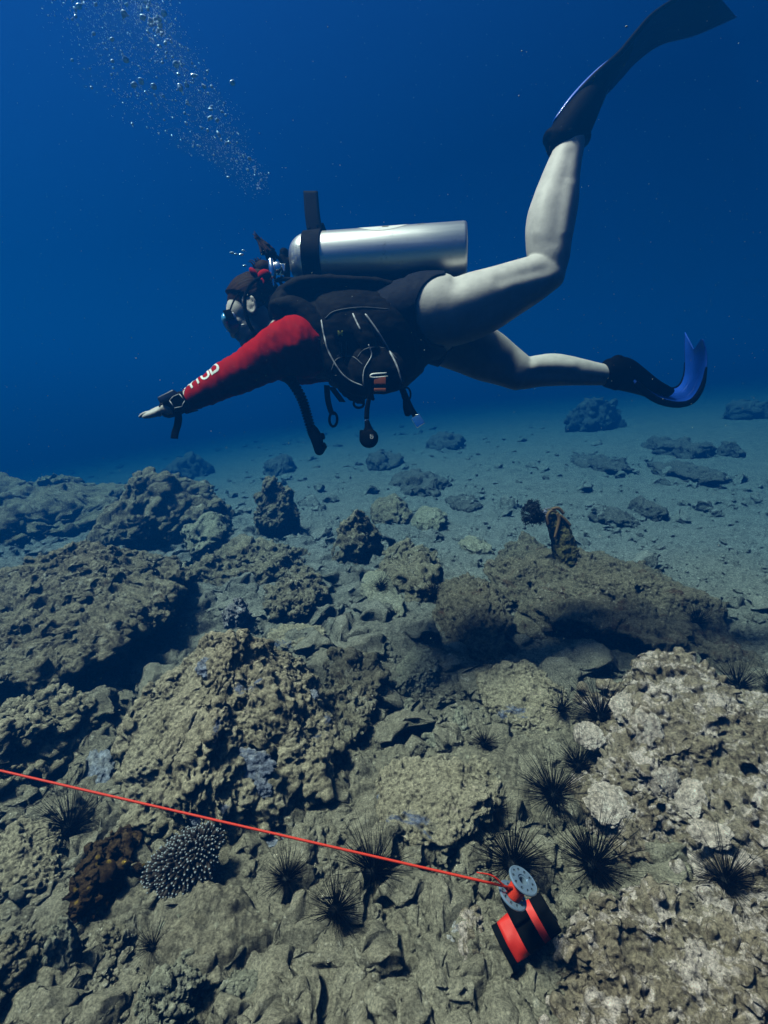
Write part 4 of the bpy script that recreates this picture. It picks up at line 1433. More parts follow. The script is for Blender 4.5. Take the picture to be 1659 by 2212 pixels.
def build_body():
    parts = []
    # torso, chest to hips
    parts.append(limb([(628, 742, 60, 1.30, 1.95), (660, 740, 70, 1.36, 1.95), (710, 732, 74, 1.28, 1.96), (770, 720, 72, 1.22, 1.96),
                       (830, 704, 70, 1.45, 1.96), (885, 694, 76, 1.45, 1.96), (930, 700, 72, 1.35, 1.96)]))
    parts.append(limb([(640, 712, 40, 1, 1.95), (610, 696, 36, 1, 1.95), (585, 684, 36, 0.95, 1.94), (566, 676, 36, 0.9, 1.93)]))        # neck
    # near (left) leg, knee bent, shin up
    parts.append(limb([(905, 668, 72, 0.95, 1.88), (945, 671, 75, 0.98, 1.87), (985, 673, 70, 1.0, 1.86), (1042, 654, 66, 0.98, 1.85),
                       (1100, 628, 56, 0.98, 1.845), (1150, 604, 48, 1.0, 1.84), (1176, 590, 42, 1.0, 1.84)]))
    parts.append(limb([(1183, 596, 33, 1.15, 1.84), (1185, 560, 43, 1.05, 1.84), (1185, 520, 48, 1.0, 1.84), (1190, 476, 51, 0.95, 1.845), (1200, 436, 48, 0.95, 1.85),
                       (1208, 396, 42, 0.97, 1.85), (1218, 358, 36, 1.0, 1.855), (1229, 322, 31, 1.05, 1.86), (1238, 292, 29, 1.2, 1.86), (1246, 268, 31, 1.2, 1.86)]))
    parts.append(limb([(1222, 296, 30, 0.9, 1.865), (1250, 258, 32, 1.0, 1.865), (1278, 215, 26, 1.25, 1.87), (1302, 180, 17, 1.7, 1.88)]))   # foot
    # far (right) leg
    parts.append(limb([(905, 700, 66, 0.95, 2.07), (960, 726, 62, 1.0, 2.09), (1010, 748, 58, 1.0, 2.11), (1055, 770, 54, 1.0, 2.12), (1088, 787, 46, 1.0, 2.13), (1118, 803, 39, 1.0, 2.13)]))
    parts.append(limb([(1112, 804, 33, 1.0, 2.13), (1134, 806, 33, 1.05, 2.13), (1162, 802, 33, 1.0, 2.135), (1196, 799, 34, 0.95, 2.14), (1245, 803, 29, 0.97, 2.14), (1288, 808, 24, 1.0, 2.145),
                       (1320, 811, 21, 1.1, 2.15), (1345, 812, 24, 1.1, 2.15)]))
    parts.append(limb([(1332, 796, 24, 0.9, 2.15), (1362, 815, 24, 1.1, 2.15), (1396, 832, 17, 1.6, 2.15), (1420, 845, 11, 2.2, 2.15)]))
    # left arm, reaching forward
    parts.append(limb([(662, 752, 60, 0.85, 1.80), (638, 750, 62, 0.9, 1.785), (605, 760, 53, 0.9, 1.77), (560, 783, 43, 0.95, 1.755), (520, 806, 37, 1.0, 1.745), (487, 823, 34, 1.0, 1.735),
                       (445, 844, 27, 1.0, 1.725), (408, 863, 21, 1.05, 1.72), (378, 878, 15, 1.3, 1.715), (360, 885, 13.5, 1.6, 1.715)]))
    # right arm, folded under the chest on the far side
    parts.append(limb([(655, 752, 58, 0.85, 2.09), (630, 762, 50, 0.9, 2.11), (618, 780, 40, 0.95, 2.11), (640, 792, 34, 1.0, 2.08), (680, 796, 28, 1.0, 2.03), (715, 798, 22, 1.0, 1.99)]))
    # head
    parts.append(hell(-0.012, 0.046, 0, 0.096, 0.082, 0.076))
    parts.append(hell(0.040, 0.020, 0, 0.060, 0.070, 0.066))
    parts.append(hell(0.046, -0.038, 0, 0.050, 0.050, 0.055))
    parts.append(hell(0.040, -0.066, 0, 0.046, 0.034, 0.048, -0.25))     # jaw
    parts.append(hell(0.078, -0.086, 0, 0.020, 0.019, 0.024))            # chin
    parts.append(hell(0.090, -0.062, 0, 0.013, 0.011, 0.023))            # lips
    parts.append(hell(0.094, -0.052, 0, 0.013, 0.007, 0.022))
    parts.append(hell(0.100, -0.022, 0, 0.021, 0.017, 0.016, 0.5))       # nose
    parts.append(hell(0.090, 0.004, 0, 0.018, 0.026, 0.012, 0.25))
    parts.append(hell(0.080, 0.032, 0, 0.020, 0.012, 0.048))             # brow
    for s in (-1, 1):
        parts.append(hell(0.058, -0.022, 0.040 * s, 0.024, 0.020, 0.018))   # cheekbone
        # ear: rim, lobe, back plate
        rim = [hp(-0.004 + 0.020 * math.sin(t), 0.004 + 0.033 * math.cos(t), s * (0.078 + 0.006 * max(0, -math.sin(t)))) for t in np.linspace(0.35, 5.6, 12)]
        parts.append(tube(rim, 0.0052, 8, 3))
        parts.append(hell(-0.006, 0.002, 0.070 * s, 0.016, 0.026, 0.012))
        parts.append(hell(0.004, -0.026, 0.076 * s, 0.008, 0.010, 0.006))
    # left hand: flat, palm down, fingers forward, seen from its thumb side
    w0 = P(362, 885, 1.715)
    hd = P(301, 895, 1.835) - w0
    hd /= np.linalg.norm(hd)
    vr = ray(330, 890)
    hx = -(vr - (vr @ hd) * hd)                             # across the palm, thumb side towards the camera
    hx /= np.linalg.norm(hx)
    hn = np.cross(hd, hx)
    if hn @ UPV < 0:
        hn = -hn

    def h(a, b, c):
        return w0 + a * hd + b * hx + c * hn
    parts.append(loft([h(-0.02, 0, 0), h(0.012, 0.002, 0.001), (h(0.040, 0.002, 0.0)), h(0.066, 0.0, -0.002)], [0.020, 0.018, 0.0155, 0.012], [0.025, 0.032, 0.040, 0.041], ref=hx))
    for i, (b0, ln, r) in enumerate(((0.030, 0.066, 0.0082), (0.010, 0.073, 0.0084), (-0.011, 0.068, 0.0080), (-0.031, 0.054, 0.0070))):
        dr = -0.003 * i
        pts = [h(0.052, b0 * 0.95, -0.001), h(0.072 + 0.2 * ln, b0, 0.000 + dr * 0.3), h(0.072 + 0.62 * ln, b0 * 1.02, -0.003 + dr), h(0.072 + ln, b0 * 1.04, -0.009 + dr)]
        parts.append(tube(pts, [r * 1.08, r, r * 0.92, r * 0.74], 10, 4))
    parts.append(tube([h(0.010, 0.028, -0.004), h(0.034, 0.046, -0.008), h(0.056, 0.050, -0.009), h(0.078, 0.048, -0.011)], [0.013, 0.011, 0.0095, 0.007], 10, 4))
    # right hand, loosely closed under the chest
    q0 = P(722, 798, 1.985)
    parts.append(loft([q0 - 0.02 * RGT, q0 + 0.02 * RGT, q0 + 0.06 * RGT], [0.018, 0.019, 0.015], [0.024, 0.036, 0.038]))
    for i in range(4):
        b0 = (i - 1.5) * 0.020
        e = q0 + 0.055 * RGT + b0 * FWD
        parts.append(tube([e, e + 0.030 * RGT - 0.004 * UPV, e + 0.042 * RGT - 0.028 * UPV, e + 0.024 * RGT - 0.044 * UPV], [0.0085, 0.008, 0.0075, 0.006], 8, 4))
    parts.append(tube([q0 - 0.03 * FWD + 0.01 * RGT, q0 - 0.048 * FWD + 0.034 * RGT - 0.01 * UPV, q0 - 0.040 * FWD + 0.058 * RGT - 0.024 * UPV], [0.011, 0.010, 0.007], 8, 4))
    return fused('body', parts, 0.0042, 7)


diver = thing('person', 'diver in red long sleeves and dark shorts swimming left with one arm stretched forward', 'person', tuple(P(760, 720, 1.95)))
body_me = build_body()
BV, BN, BF = arrays(body_me)


def sculpt(V, N):
    """muscles, tendons and kneecaps as gentle swellings and grooves of the skin"""
    q = V - CAMP
    dd = q @ FWD
    u, v = 829.5 + F * (q @ RGT) / dd, 1106 - F * (q @ UPV) / dd
    o = np.zeros(len(V))

    def dot(c, r, h, near=True):
        o[:] += h * np.exp(-((u - c[0]) ** 2 + (v - c[1]) ** 2) / (2 * r * r)) * ((dd < 1.90) if near else (dd > 1.95))

    def line(a, b, w, h, near=True):
        a, b = np.array(a, float), np.array(b, float)
        t = np.clip(((u - a[0]) * (b[0] - a[0]) + (v - a[1]) * (b[1] - a[1])) / ((b - a) @ (b - a)), 0, 1)
        e2 = (u - a[0] - t * (b[0] - a[0])) ** 2 + (v - a[1] - t * (b[1] - a[1])) ** 2
        o[:] += h * np.exp(-e2 / (2 * w * w)) * ((dd < 1.90) if near else (dd > 1.95))
    dot((1200, 600), 15, 0.009)
    dot((1176, 582), 11, -0.005)
    line((1197, 520), (1216, 400), 10, -0.0030)
    line((1160, 500), (1176, 420), 14, 0.006)
    line((1222, 500), (1232, 400), 9, 0.003)
    line((1222, 380), (1232, 330), 7, -0.0025)
    line((1155, 585), (1080, 606), 9, -0.005)
    line((1120, 640), (1010, 700), 12, -0.004)
    line((1100, 600), (1000, 640), 22, 0.005)
    dot((985, 612), 12, -0.006)
    dot((1118, 822), 13, 0.007, False)
    line((1150, 806), (1240, 812), 7, -0.005, False)
    line((1165, 785), (1235, 788), 10, 0.005, False)
    line((1268, 815), (1315, 822), 5, -0.004, False)
    return V + N * o[:, None]


BV = sculpt(BV, BN)
body_me.vertices.foreach_set('co', BV.astype(np.float32).ravel())
body_me.update()
BV, BN, BF = arrays(body_me)
uvd = np.stack(to_uvd(BV.T.copy().T) if False else [829.5 + F * ((BV - CAMP) @ RGT) / ((BV - CAMP) @ FWD), 1106 - F * ((BV - CAMP) @ UPV) / ((BV - CAMP) @ FWD), (BV - CAMP) @ FWD], 1)
bu, bv, bd = uvd[:, 0], uvd[:, 1], uvd[:, 2]


def garment(name, mask, offset, mat, wrinkle=None, thick=0.003):
    """clothing that follows the body: the masked skin moved outwards, with a hem"""
    keep = [f for f in BF if all(mask[i] for i in f)]
    used = sorted({i for f in keep for i in f})
    mp = {o: i for i, o in enumerate(used)}
    F2 = [tuple(mp[i] for i in f) for f in keep]
    V2 = BV[used].copy()
    N2 = BN[used]
    cnt = {}
    for f in F2:
        for a, b in zip(f, f[1:] + f[:1]):
            k = (min(a, b), max(a, b))
            cnt[k] = cnt.get(k, 0) + 1
    edge = [k for k, c in cnt.items() if c == 1]
    nb = {}
    for a, b in edge:
        nb.setdefault(a, []).append(b)
        nb.setdefault(b, []).append(a)
    for _ in range(14):                                    # even out the hem
        upd = {a: (V2[a] + sum(V2[b] for b in bs) / len(bs)) / 2 for a, bs in nb.items() if len(bs) == 2}
        for a, p in upd.items():
            V2[a] = p
    off = np.full(len(V2), offset)
    if wrinkle is not None:
        off = off + wrinkle(V2)
    V2 = V2 + N2 * off[:, None]
    n = len(V2)
    inner = V2 - N2 * (off - 0.0005)[:, None]
    VV = np.vstack([V2, inner])
    FF = list(F2)
    dirs = {}
    for f in F2:
        for a, b in zip(f, f[1:] + f[:1]):
            dirs[(a, b)] = 1
    for a, b in edge:
        if (a, b) not in dirs:
            a, b = b, a
        FF.append((b, a, a + n, b + n))
    return put(name, mesh_from(name, VV, FF), mat, diver)


# clothing regions, by place on the body
headside = ((bu - 597) * (-0.86) + (bv - 690) * (-0.50) > 0) & ((bd > 1.845) | (bv < 698)) & (bv < 775)
sleeve = (bu > 397) & (bu < 765) & ~headside
leg_open = (bu > 962 - 63 * np.sqrt(np.clip(1 - ((bv - 671) / 76.0) ** 2, 0, 1)) * 1.0) & (bd < 1.985)
far_open = (bd >= 1.985) & ((bu - 972) * 0.80 + (bv - 760) * 0.62 > 0)
shorts = (bu > 755) & (bu < 1100) & ~leg_open & ~far_open


def arm_wrinkle(v):
    ax = np.array([-0.918, 0, -0.397])
    s = v @ ax
    q = np.stack([s * 17, v[:, 1] * 6, v[:, 2] * 9 + s * 5], 1)
    q2 = np.stack([s * 33, v[:, 1] * 10, v[:, 2] * 12 - s * 9], 1)
    return 0.0070 * np.maximum(0, fbm(q, 2, 301, 0.4, True) - 0.15) + 0.003 * fbm(q2, 2, 307, 0.5, True)


def soft_wrinkle(v):
    return 0.0025 * fbm(v * np.array([14, 14, 14.0]), 3, 311, 0.5, True)


rash = garment('rash_guard', sleeve, 0.0025, M['red_cloth'], arm_wrinkle)
garment('shorts', shorts, 0.005, M['navy'], soft_wrinkle)
put('body', body_me, M['skin'], diver)


# hair: cap with combed strands, a tail streaming up, a red tie
def build_hair():
    v, f = ico(6)
    p0 = hp(-0.014, 0.050, 0)
    ax = np.array([HF * 0.107, HU * 0.098, HS * 0.086])
    q = v.astype(float)
    # hairline: open towards the face and below the ears
    keepv = (q[:, 0] * 0.80 - q[:, 1] * 0.78 < 0.14) & (q[:, 1] > -0.78)
    st = perlin(np.stack([np.arctan2(q[:, 2], q[:, 1]) * 16, q[:, 0] * 2.2, q[:, 2] * 3], 1), 401)
    sc = 1 + 0.028 * st + 0.03 * perlin(q * 3, 402)
    V = p0 + (q * sc[:, None]) @ ax
    Vi = p0 + (q * 0.90) @ ax
    V = np.where(keepv[:, None], V, Vi)
    parts = [(V, [tuple(x) for x in f])]
    parts.append(hell(-0.070, 0.112, 0.0, 0.040, 0.038, 0.040))
    parts.append(hell(-0.095, 0.140, 0.0, 0.034, 0.034, 0.034))
    parts.append(hell(-0.075, 0.00, 0.0, 0.050, 0.062, 0.064))
    for k in range(46):                                     # loose strands round the knot
        a, b = rng.uniform(-1, 1), rng.uniform(-1, 1)
        s0 = hp(-0.085 + 0.02 * a, 0.145 + 0.015 * b, 0.022 * rng.uniform(-1, 1))
        d = 0.035 * rng.uniform(0.4, 1.5) * (HU * rng.uniform(0.2, 1) - HF * rng.uniform(-0.8, 1) + HS * rng.uniform(-0.7, 0.7))
        parts.append(tube([s0, s0 + d * 0.5 + 0.01 * HU, s0 + d], [0.003, 0.002, 0.0006], 5, 3))
    v, f = join(parts)
    put('hair', mesh_from('hair', v, f), M['hair'], diver)
    tail = []
    b0, tip = P(581, 552, 1.93), P(549, 502, 1.93)
    for k in range(26):
        o = 0.013 * rng.normal(size=3)
        m = b0 * 0.5 + tip * 0.5 + 0.35 * o + 0.003 * rng.normal(size=3)
        tail.append(tube([b0 + o, m, tip + 0.006 * rng.normal(size=3) + (b0 - tip) * rng.uniform(0, 0.35)], [0.0050, 0.0042, 0.0008], 6, 4))
    v, f = join(tail)
    put('ponytail', mesh_from('ponytail', v, f), M['hair'], diver)
    c = P(562, 593, 1.905)
    v, f = join([ell(P(549, 590, 1.865), (0.011 * RGT + 0.004 * UPV, 0.024 * (UPV * 0.8 - RGT * 0.6), 0.018 * FWD)),
                 ell(P(570, 595, 1.865), (0.024 * RGT + 0.004 * UPV, 0.021 * UPV, 0.020 * FWD)),
                 tube([P(565, 602, 1.845), P(569, 607, 1.844), P(571, 613, 1.845)], 0.004, 8, 3)])
    put('hair_tie', mesh_from('hair_tie', v, f), M['red_cloth'], diver)


build_hair()


# lettering on the sleeve
def text_mesh(body, size, name, res=3):
    cu = bpy.data.curves.new(name, 'FONT')
    cu.body = body
    cu.size = size
    cu.resolution_u = res
    cu.align_x, cu.align_y = 'CENTER', 'CENTER'
    cu.offset = size * 0.022
    o = bpy.data.objects.new(name, cu)
    COL.objects.link(o)
    bpy.context.view_layer.update()
    dg = bpy.context.evaluated_depsgraph_get()
    me = bpy.data.meshes.new_from_object(o.evaluated_get(dg))
    bpy.data.objects.remove(o)
    bm = bmesh.new()
    bm.from_mesh(me)
    bmesh.ops.triangulate(bm, faces=bm.faces)
    for _ in range(3):
        long = [e for e in bm.edges if e.calc_length() > size * 0.14]
        if long:
            bmesh.ops.subdivide_edges(bm, edges=long, cuts=1)
            bmesh.ops.triangulate(bm, faces=bm.faces)
    v = np.array([x.co[:] for x in bm.verts])
    bm.verts.index_update()
    f = [tuple(x.index for x in q.verts) for q in bm.faces]
    bm.free()
    bpy.data.meshes.remove(me)
    return v, f


def world_bvh(o):
    m = parent_world(o)
    me = o.data
    return BVHTree.FromPolygons([m @ v.co for v in me.vertices], [tuple(p.vertices) for p in me.polygons])


def cast_px(bvh, u, v, lift=0.0015):
    r = Vector(ray(u, v)).normalized()
    h = bvh.ray_cast(Vector(CAMP), r)
    return None if h[0] is None else np.array(h[0]) - np.array(r) * lift


def decal_px(name, bvh, txt, c, size_px, ang, mat, parent, lift=0.0015, sx=1.0):
    v, f = text_mesh(txt, 1.0, name)
    ca, sa = math.cos(ang), math.sin(ang)
    out = []
    for x, y, _ in v:
        x *= sx
        du, dv = (x * ca - y * sa) * size_px, -(x * sa + y * ca) * size_px
        q = cast_px(bvh, c[0] + du, c[1] + dv, lift)
        out.append(q if q is not None else P(c[0] + du, c[1] + dv, 1.8))
    return put(name, mesh_from(name, np.array(out), f, False), mat, parent)


rash_bvh = world_bvh(rash)


def sleeve_letters():
    A, B = P(404, 864, 1.72), P(520, 806, 1.745)           # along the forearm
    ax = (B - A) / np.linalg.norm(B - A)
    up = UPV - (UPV @ ax) * ax
    up /= np.linalg.norm(up)
    side = np.cross(ax, up)
    if side @ FWD > 0:
        side = -side
    L = np.linalg.norm(B - A)
    for ch, s in zip('VYIUD', (0.02, 0.19, 0.32, 0.47, 0.65)):
        v, f = text_mesh(ch, 0.052, 'lettering')
        out = []
        for x, y, _ in v:
            c = A + ax * (s * L + x * 1.0)
            phi = math.radians(40) + y / 0.045              # wraps over the top of the sleeve
            d = side * math.cos(phi) + up * math.sin(phi)
            h = rash_bvh.ray_cast(Vector(c + d * 0.15), Vector(-d))
            out.append(np.array(h[0]) + d * 0.0012 if h[0] is not None else c + d * 0.05)
        put('lettering', mesh_from('lettering', np.array(out), f, False), M['white'], rash)


sleeve_letters()

# ------------------------------------------------------------------ mask
def build_mask():
    t = thing('diving_mask', 'diving mask with pale blue lens and dark blue skirt on the diver\'s face', 'diving mask', tuple(hp(0.09, 0, 0)))
    sk = []
    prof = [(0.086, 0.060, 0.043), (0.096, 0.061, 0.041), (0.110, 0.058, 0.036), (0.117, 0.056, 0.034)]
    seg = 40
    V, Fc = [], []
    for (f, rs, ru) in prof:
        for j in range(seg):
            th = 2 * math.pi * j / seg
            cs, sn = math.cos(th), math.sin(th)
            k = (abs(cs) ** 3 + abs(sn) ** 3) ** (-1 / 3)
            V.append(hp(f - 0.022 * abs(cs * k) ** 2, -0.010 + ru * sn * k, rs * cs * k))
    for i in range(len(prof) - 1):
        for j in range(seg):
            k = (j + 1) % seg
            Fc.append((i * seg + j, i * seg + k, (i + 1) * seg + k, (i + 1) * seg + j))
    put('skirt', mesh_from('skirt', np.array(V), Fc), plain('blue_silicone', (0.012, 0.045, 0.22), 0.35, var=0.1), t)
    v, f = ell(hp(0.104, 0.006, 0), (HF * 0.021, HU * 0.036, HS * 0.057))
    put('lens', mesh_from('lens', v, f), plain('pale_blue_lens', (0.10, 0.42, 0.80), 0.12, var=0.05, coat=0.5), t)
    for s in (1, -1):
        v, f = box(hp(0.084, 0.006, 0.066 * s), (HF * 0.014 + HU * 0.003, HU * 0.017, HS * 0.007), 0.003)
        put('buckle', mesh_from('buckle', v, f), M['rubber'], t)
    pts = [hp(0.082, 0.010, 0.066), hp(0.03, 0.050, 0.076), hp(-0.05, 0.075, 0.066), hp(-0.110, 0.08, 0), hp(-0.05, 0.075, -0.075), hp(0.03, 0.050, -0.086), hp(0.078, 0.010, -0.070)]
    c = catmull(pts, 6)
    V, Fc, _ = ribbon([p + HU * 0.004 for p in pts], [p - HU * 0.004 for p in pts], 0.002, 50, 4)
    put('strap', mesh_from('strap', V, Fc), M['rubber'], t)
    # small pale earring-like clip on the cheek
    v, f = ell(P(525, 702, 1.855), (0.006 * RGT, 0.004 * UPV, 0.004 * FWD))
    put('clip', mesh_from('clip', v, f), M['white'], t)


build_mask()

# ------------------------------------------------------------------ vest (buoyancy jacket)
def build_vest():
    t = thing('buoyancy_vest', 'black buoyancy vest with grey piping strapped around the diver\'s chest', 'diving vest', tuple(P(770, 730, 1.95)))
    parts = [limb([(700, 732, 84, 1.25, 1.95), (716, 731, 92, 1.28, 1.95), (750, 736, 101, 1.22, 1.95), (800, 741, 105, 1.12, 1.95),
                   (845, 740, 100, 1.08, 1.95), (868, 735, 84, 1.05, 1.955), (878, 730, 72, 1.05, 1.955)])]
    # back pad under the tank, shoulder straps, collar
    parts.append(limb([(622, 660, 22, 3.6, 1.95), (660, 650, 23, 4.2, 1.95), (720, 645, 22, 4.4, 1.95), (800, 645, 20, 4.4, 1.95), (862, 648, 16, 4.2, 1.95)]))
    for dz in (1.81, 2.09):
        parts.append(limb([(600, 668, 15, 2.0, dz), (640, 672, 24, 1.7, dz - 0.01), (675, 700, 26, 1.4, dz - 0.02), (700, 740, 30, 1.2, dz - 0.02)]))
    parts.append(limb([(592, 672, 20, 2.0, 1.95), (604, 676, 32, 2.4, 1.95), (622, 684, 38, 2.6, 1.95)]))
    # pocket on her left side, folds of the lower flap
    parts.append(limb([(786, 775, 40, 0.55, 1.765), (808, 798, 48, 0.55, 1.76), (836, 802, 46, 0.52, 1.76), (858, 795, 34, 0.52, 1.77)]))
    parts.append(limb([(704, 742, 20, 0.6, 1.745), (722, 790, 20, 0.6, 1.75), (752, 826, 18, 0.6, 1.76), (790, 842, 14, 0.6, 1.765)]))
    parts.append(limb([(770, 690, 16, 0.7, 1.735), (790, 730, 18, 0.7, 1.728), (800, 768, 14, 0.7, 1.735)]))
    me = fused('vest_body', parts, 0.0055, 5)
    v, n, f = arrays(me)
    d = 0.007 * fbm(v * np.array([7, 9, 13.0]), 4, 333, 0.55, True) + 0.003 * fbm(v * 34, 2, 335)
    v = v + n * d[:, None]
    me.vertices.foreach_set('co', v.astype(np.float32).ravel())
    me.update()
    vb = put('vest_body', me, M['black'], t)
    bvh = world_bvh(vb)

    def strip(pts, r, mat, name='piping'):
        c = [cast_px(bvh, u, w, r * 0.4) for u, w in catmull([(a, b, 0) for a, b in pts], 10)[:, :2]]
        c = np.array([x for x in c if x is not None])
        rr = np.full(len(c), r)
        rr[0] = rr[-1] = r * 0.6
        V, Fc = tube(c, rr, 6, 1)
        return put(name, mesh_from(name, V, Fc), mat, t)
    strip([(694, 691), (701, 729), (711, 762), (735, 803), (758, 823), (786, 834)], 0.0030, M['piping'])
    strip([(762, 677), (770, 695), (779, 713)], 0.0030, M['piping'])
    strip([(796, 744), (803, 767), (789, 794), (785, 812), (786, 834)], 0.0026, M['piping'])
    strip([(789, 678), (817, 718), (846, 767), (860, 797), (869, 828)], 0.0034, M['piping'])
    decal_px('lettering', bvh, 'Liberator', (734, 757), 15, math.pi / 2, M['dim_print'], t, sx=0.66)
    decal_px('emblem', bvh, 'M', (735, 719), 16, math.pi, M['yellow'], t)
    strip([(748, 736), (748, 762), (746, 776), (741, 780)], 0.0012, M['dim_print'], 'underline')
    strip([(772, 772), (786, 756), (812, 750), (838, 756), (858, 776)], 0.0022, M['dim_print'], 'seam')
    strip([(702, 688), (724, 672), (780, 664), (840, 668)], 0.0022, M['dim_print'], 'seam')
    strip([(716, 800), (728, 776), (760, 770), (784, 788)], 0.0020, M['dim_print'], 'seam')
    # quick release on the pocket: grey clip and two orange bars
    def at(u, w, d, k=1.0):
        return P(u, w, d)
    dpt = (cast_px(bvh, 818, 812, 0.004) - CAMP) @ FWD
    v, f = join([tube([at(800, 813, dpt - 0.004), at(806, 809, dpt - 0.006), at(836, 806, dpt - 0.004)], [0.004, 0.0045, 0.0026], 8, 4),
                 tube([at(800, 813, dpt - 0.004), at(808, 816, dpt - 0.006), at(838, 813, dpt - 0.004)], [0.004, 0.0036, 0.0020], 8, 4)])
    put('buckle', mesh_from('buckle', v, f), M['white'], t)
    for (w, hgt) in ((823, 6.5), (842, 2.6)):
        v, f = box(at(821, w, dpt - 0.003), (RGT * 0.020, UPV * hgt * PX, FWD * 0.005), 0.002)
        put('release_handle', mesh_from('release_handle', v, f), M['orange'], t)
    # corrugated inflator hose with its mouthpiece, hanging from the near shoulder
    pts = [P(618, 812, 1.78), P(632, 826, 1.78), P(652, 862, 1.78), P(663, 896, 1.785), P(673, 930, 1.79), P(679, 944, 1.79)]
    c = catmull(pts, 40)
    rr = 0.0155 + 0.0022 * np.sign(np.sin(np.arange(len(c)) * 0.9))
    rr = rr * np.interp(np.linspace(0, 1, len(c)), [0, 0.3, 1], [1.25, 1.05, 0.95])
    V, Fc = tube(c, rr, 14, 1)
    hose = put('inflator_hose', mesh_from('inflator_hose', V, Fc, True), M['rubber'], t)
    v, f = join([loft([P(676, 930, 1.79), P(684, 948, 1.79), P(690, 974, 1.79)], [0.019, 0.021, 0.017], [0.018, 0.022, 0.018]),
                 tube([P(690, 944, 1.79), P(699, 942, 1.785)], 0.012, 12, 1), tube([P(692, 966, 1.79), P(703, 962, 1.785)], 0.011, 12, 1),
                 tube([P(692, 966, 1.79), P(702, 972, 1.79)], 0.008, 12, 1)])
    put('inflator', mesh_from('inflator', v, f), M['rubber'], hose)
    v, f = tube([P(664, 876, 1.765), P(672, 906, 1.768), P(681, 930, 1.77)], 0.0035, 8, 4)
    put('air_hose', mesh_from('air_hose', v, f), M['rubber'], hose)
    # webbing tails, loops and pull tabs below the belly

    def web(pts, w, name='webbing', d=1.80, mat='black'):
        A = [P(u - w, v_, d) for u, v_ in pts]
        B = [P(u + w, v_ + 0.5, d - 0.012) for u, v_ in pts]
        V, Fc, _ = ribbon(A, B, 0.004, 24, 4)
        return put(name, mesh_from(name, V, Fc), M[mat], t)
    web([(706, 832), (708, 862), (714, 886), (719, 896)], 5.5)
    v, f = tube([P(720 + 8.5 * math.sin(a), 906 + 15 * -math.cos(a), 1.80) for a in np.linspace(0, 2 * math.pi, 20)], 0.0048, 8, 1)
    put('pull_loop', mesh_from('pull_loop', v, f), M['rubber'], t)
    web([(716, 836), (728, 852), (740, 868)], 6.5, d=1.83)
    for k, (u, w, r) in enumerate(((748, 846, 7), (760, 853, 8), (775, 858, 9), (786, 850, 8))):
        v, f = tube([P(u + r * math.sin(a), w + 1.25 * r * -math.cos(a), 1.84 + 0.01 * k) for a in np.linspace(0, 2 * math.pi, 16)], 0.0055, 8, 1)
        put('d_ring', mesh_from('d_ring', v, f), M['rubber'], t)
    v, f = join([loft([P(740, 838, 1.86), P(764, 852, 1.86), P(782, 866, 1.86)], [0.018, 0.024, 0.012], [0.03, 0.03, 0.02]),
                 loft([P(790, 848, 1.82), P(800, 856, 1.82), P(806, 862, 1.82)], [0.016, 0.014, 0.006], [0.02, 0.02, 0.01])])
    put('strap_bundle', mesh_from('strap_bundle', v, f), M['black'], t)
    v, f = tube([P(775 + 11 * math.sin(a), 872 + 9 * -math.cos(a), 1.82) for a in np.linspace(0, 2 * math.pi, 18)], 0.0045, 8, 1)
    put('pull_loop', mesh_from('pull_loop', v, f), M['rubber'], t)
    web([(868, 838), (878, 862), (888, 884)], 7)
    v, f = tube([P(878 + 9 * math.sin(a), 852 + 15 * -math.cos(a), 1.795) for a in np.linspace(0, 2 * math.pi, 18)], 0.0035, 8, 1)
    put('pull_loop', mesh_from('pull_loop', v, f), M['rubber'], t)
    v, f = loft([P(876, 866, 1.80), P(879, 880, 1.80), P(881, 894, 1.80)], [0.010, 0.014, 0.012], [0.010, 0.012, 0.010])
    put('strap_end', mesh_from('strap_end', v, f), M['rubber'], t)
    ax = (P(912, 920, 1.785) - P(890, 886, 1.795))
    L = np.linalg.norm(ax) / 2
    ax /= np.linalg.norm(ax)
    nx = np.cross(ax, FWD)
    v, f = box(P(903, 909, 1.785), (ax * 0.020, nx * 0.017, FWD * 0.005), 0.002)
    put('metal_buckle', mesh_from('metal_buckle', v, f), M['steel'], t)
    v, f = box(P(893, 891, 1.792), (ax * 0.018, nx * 0.010, FWD * 0.005), 0.003)
    put('strap_end', mesh_from('strap_end', v, f), M['rubber'], t)
    return t, bvh


vest, vest_bvh = build_vest()

# ------------------------------------------------------------------ tank
TA, TB = P(628, 566, 1.975), P(1008, 541, 1.90)


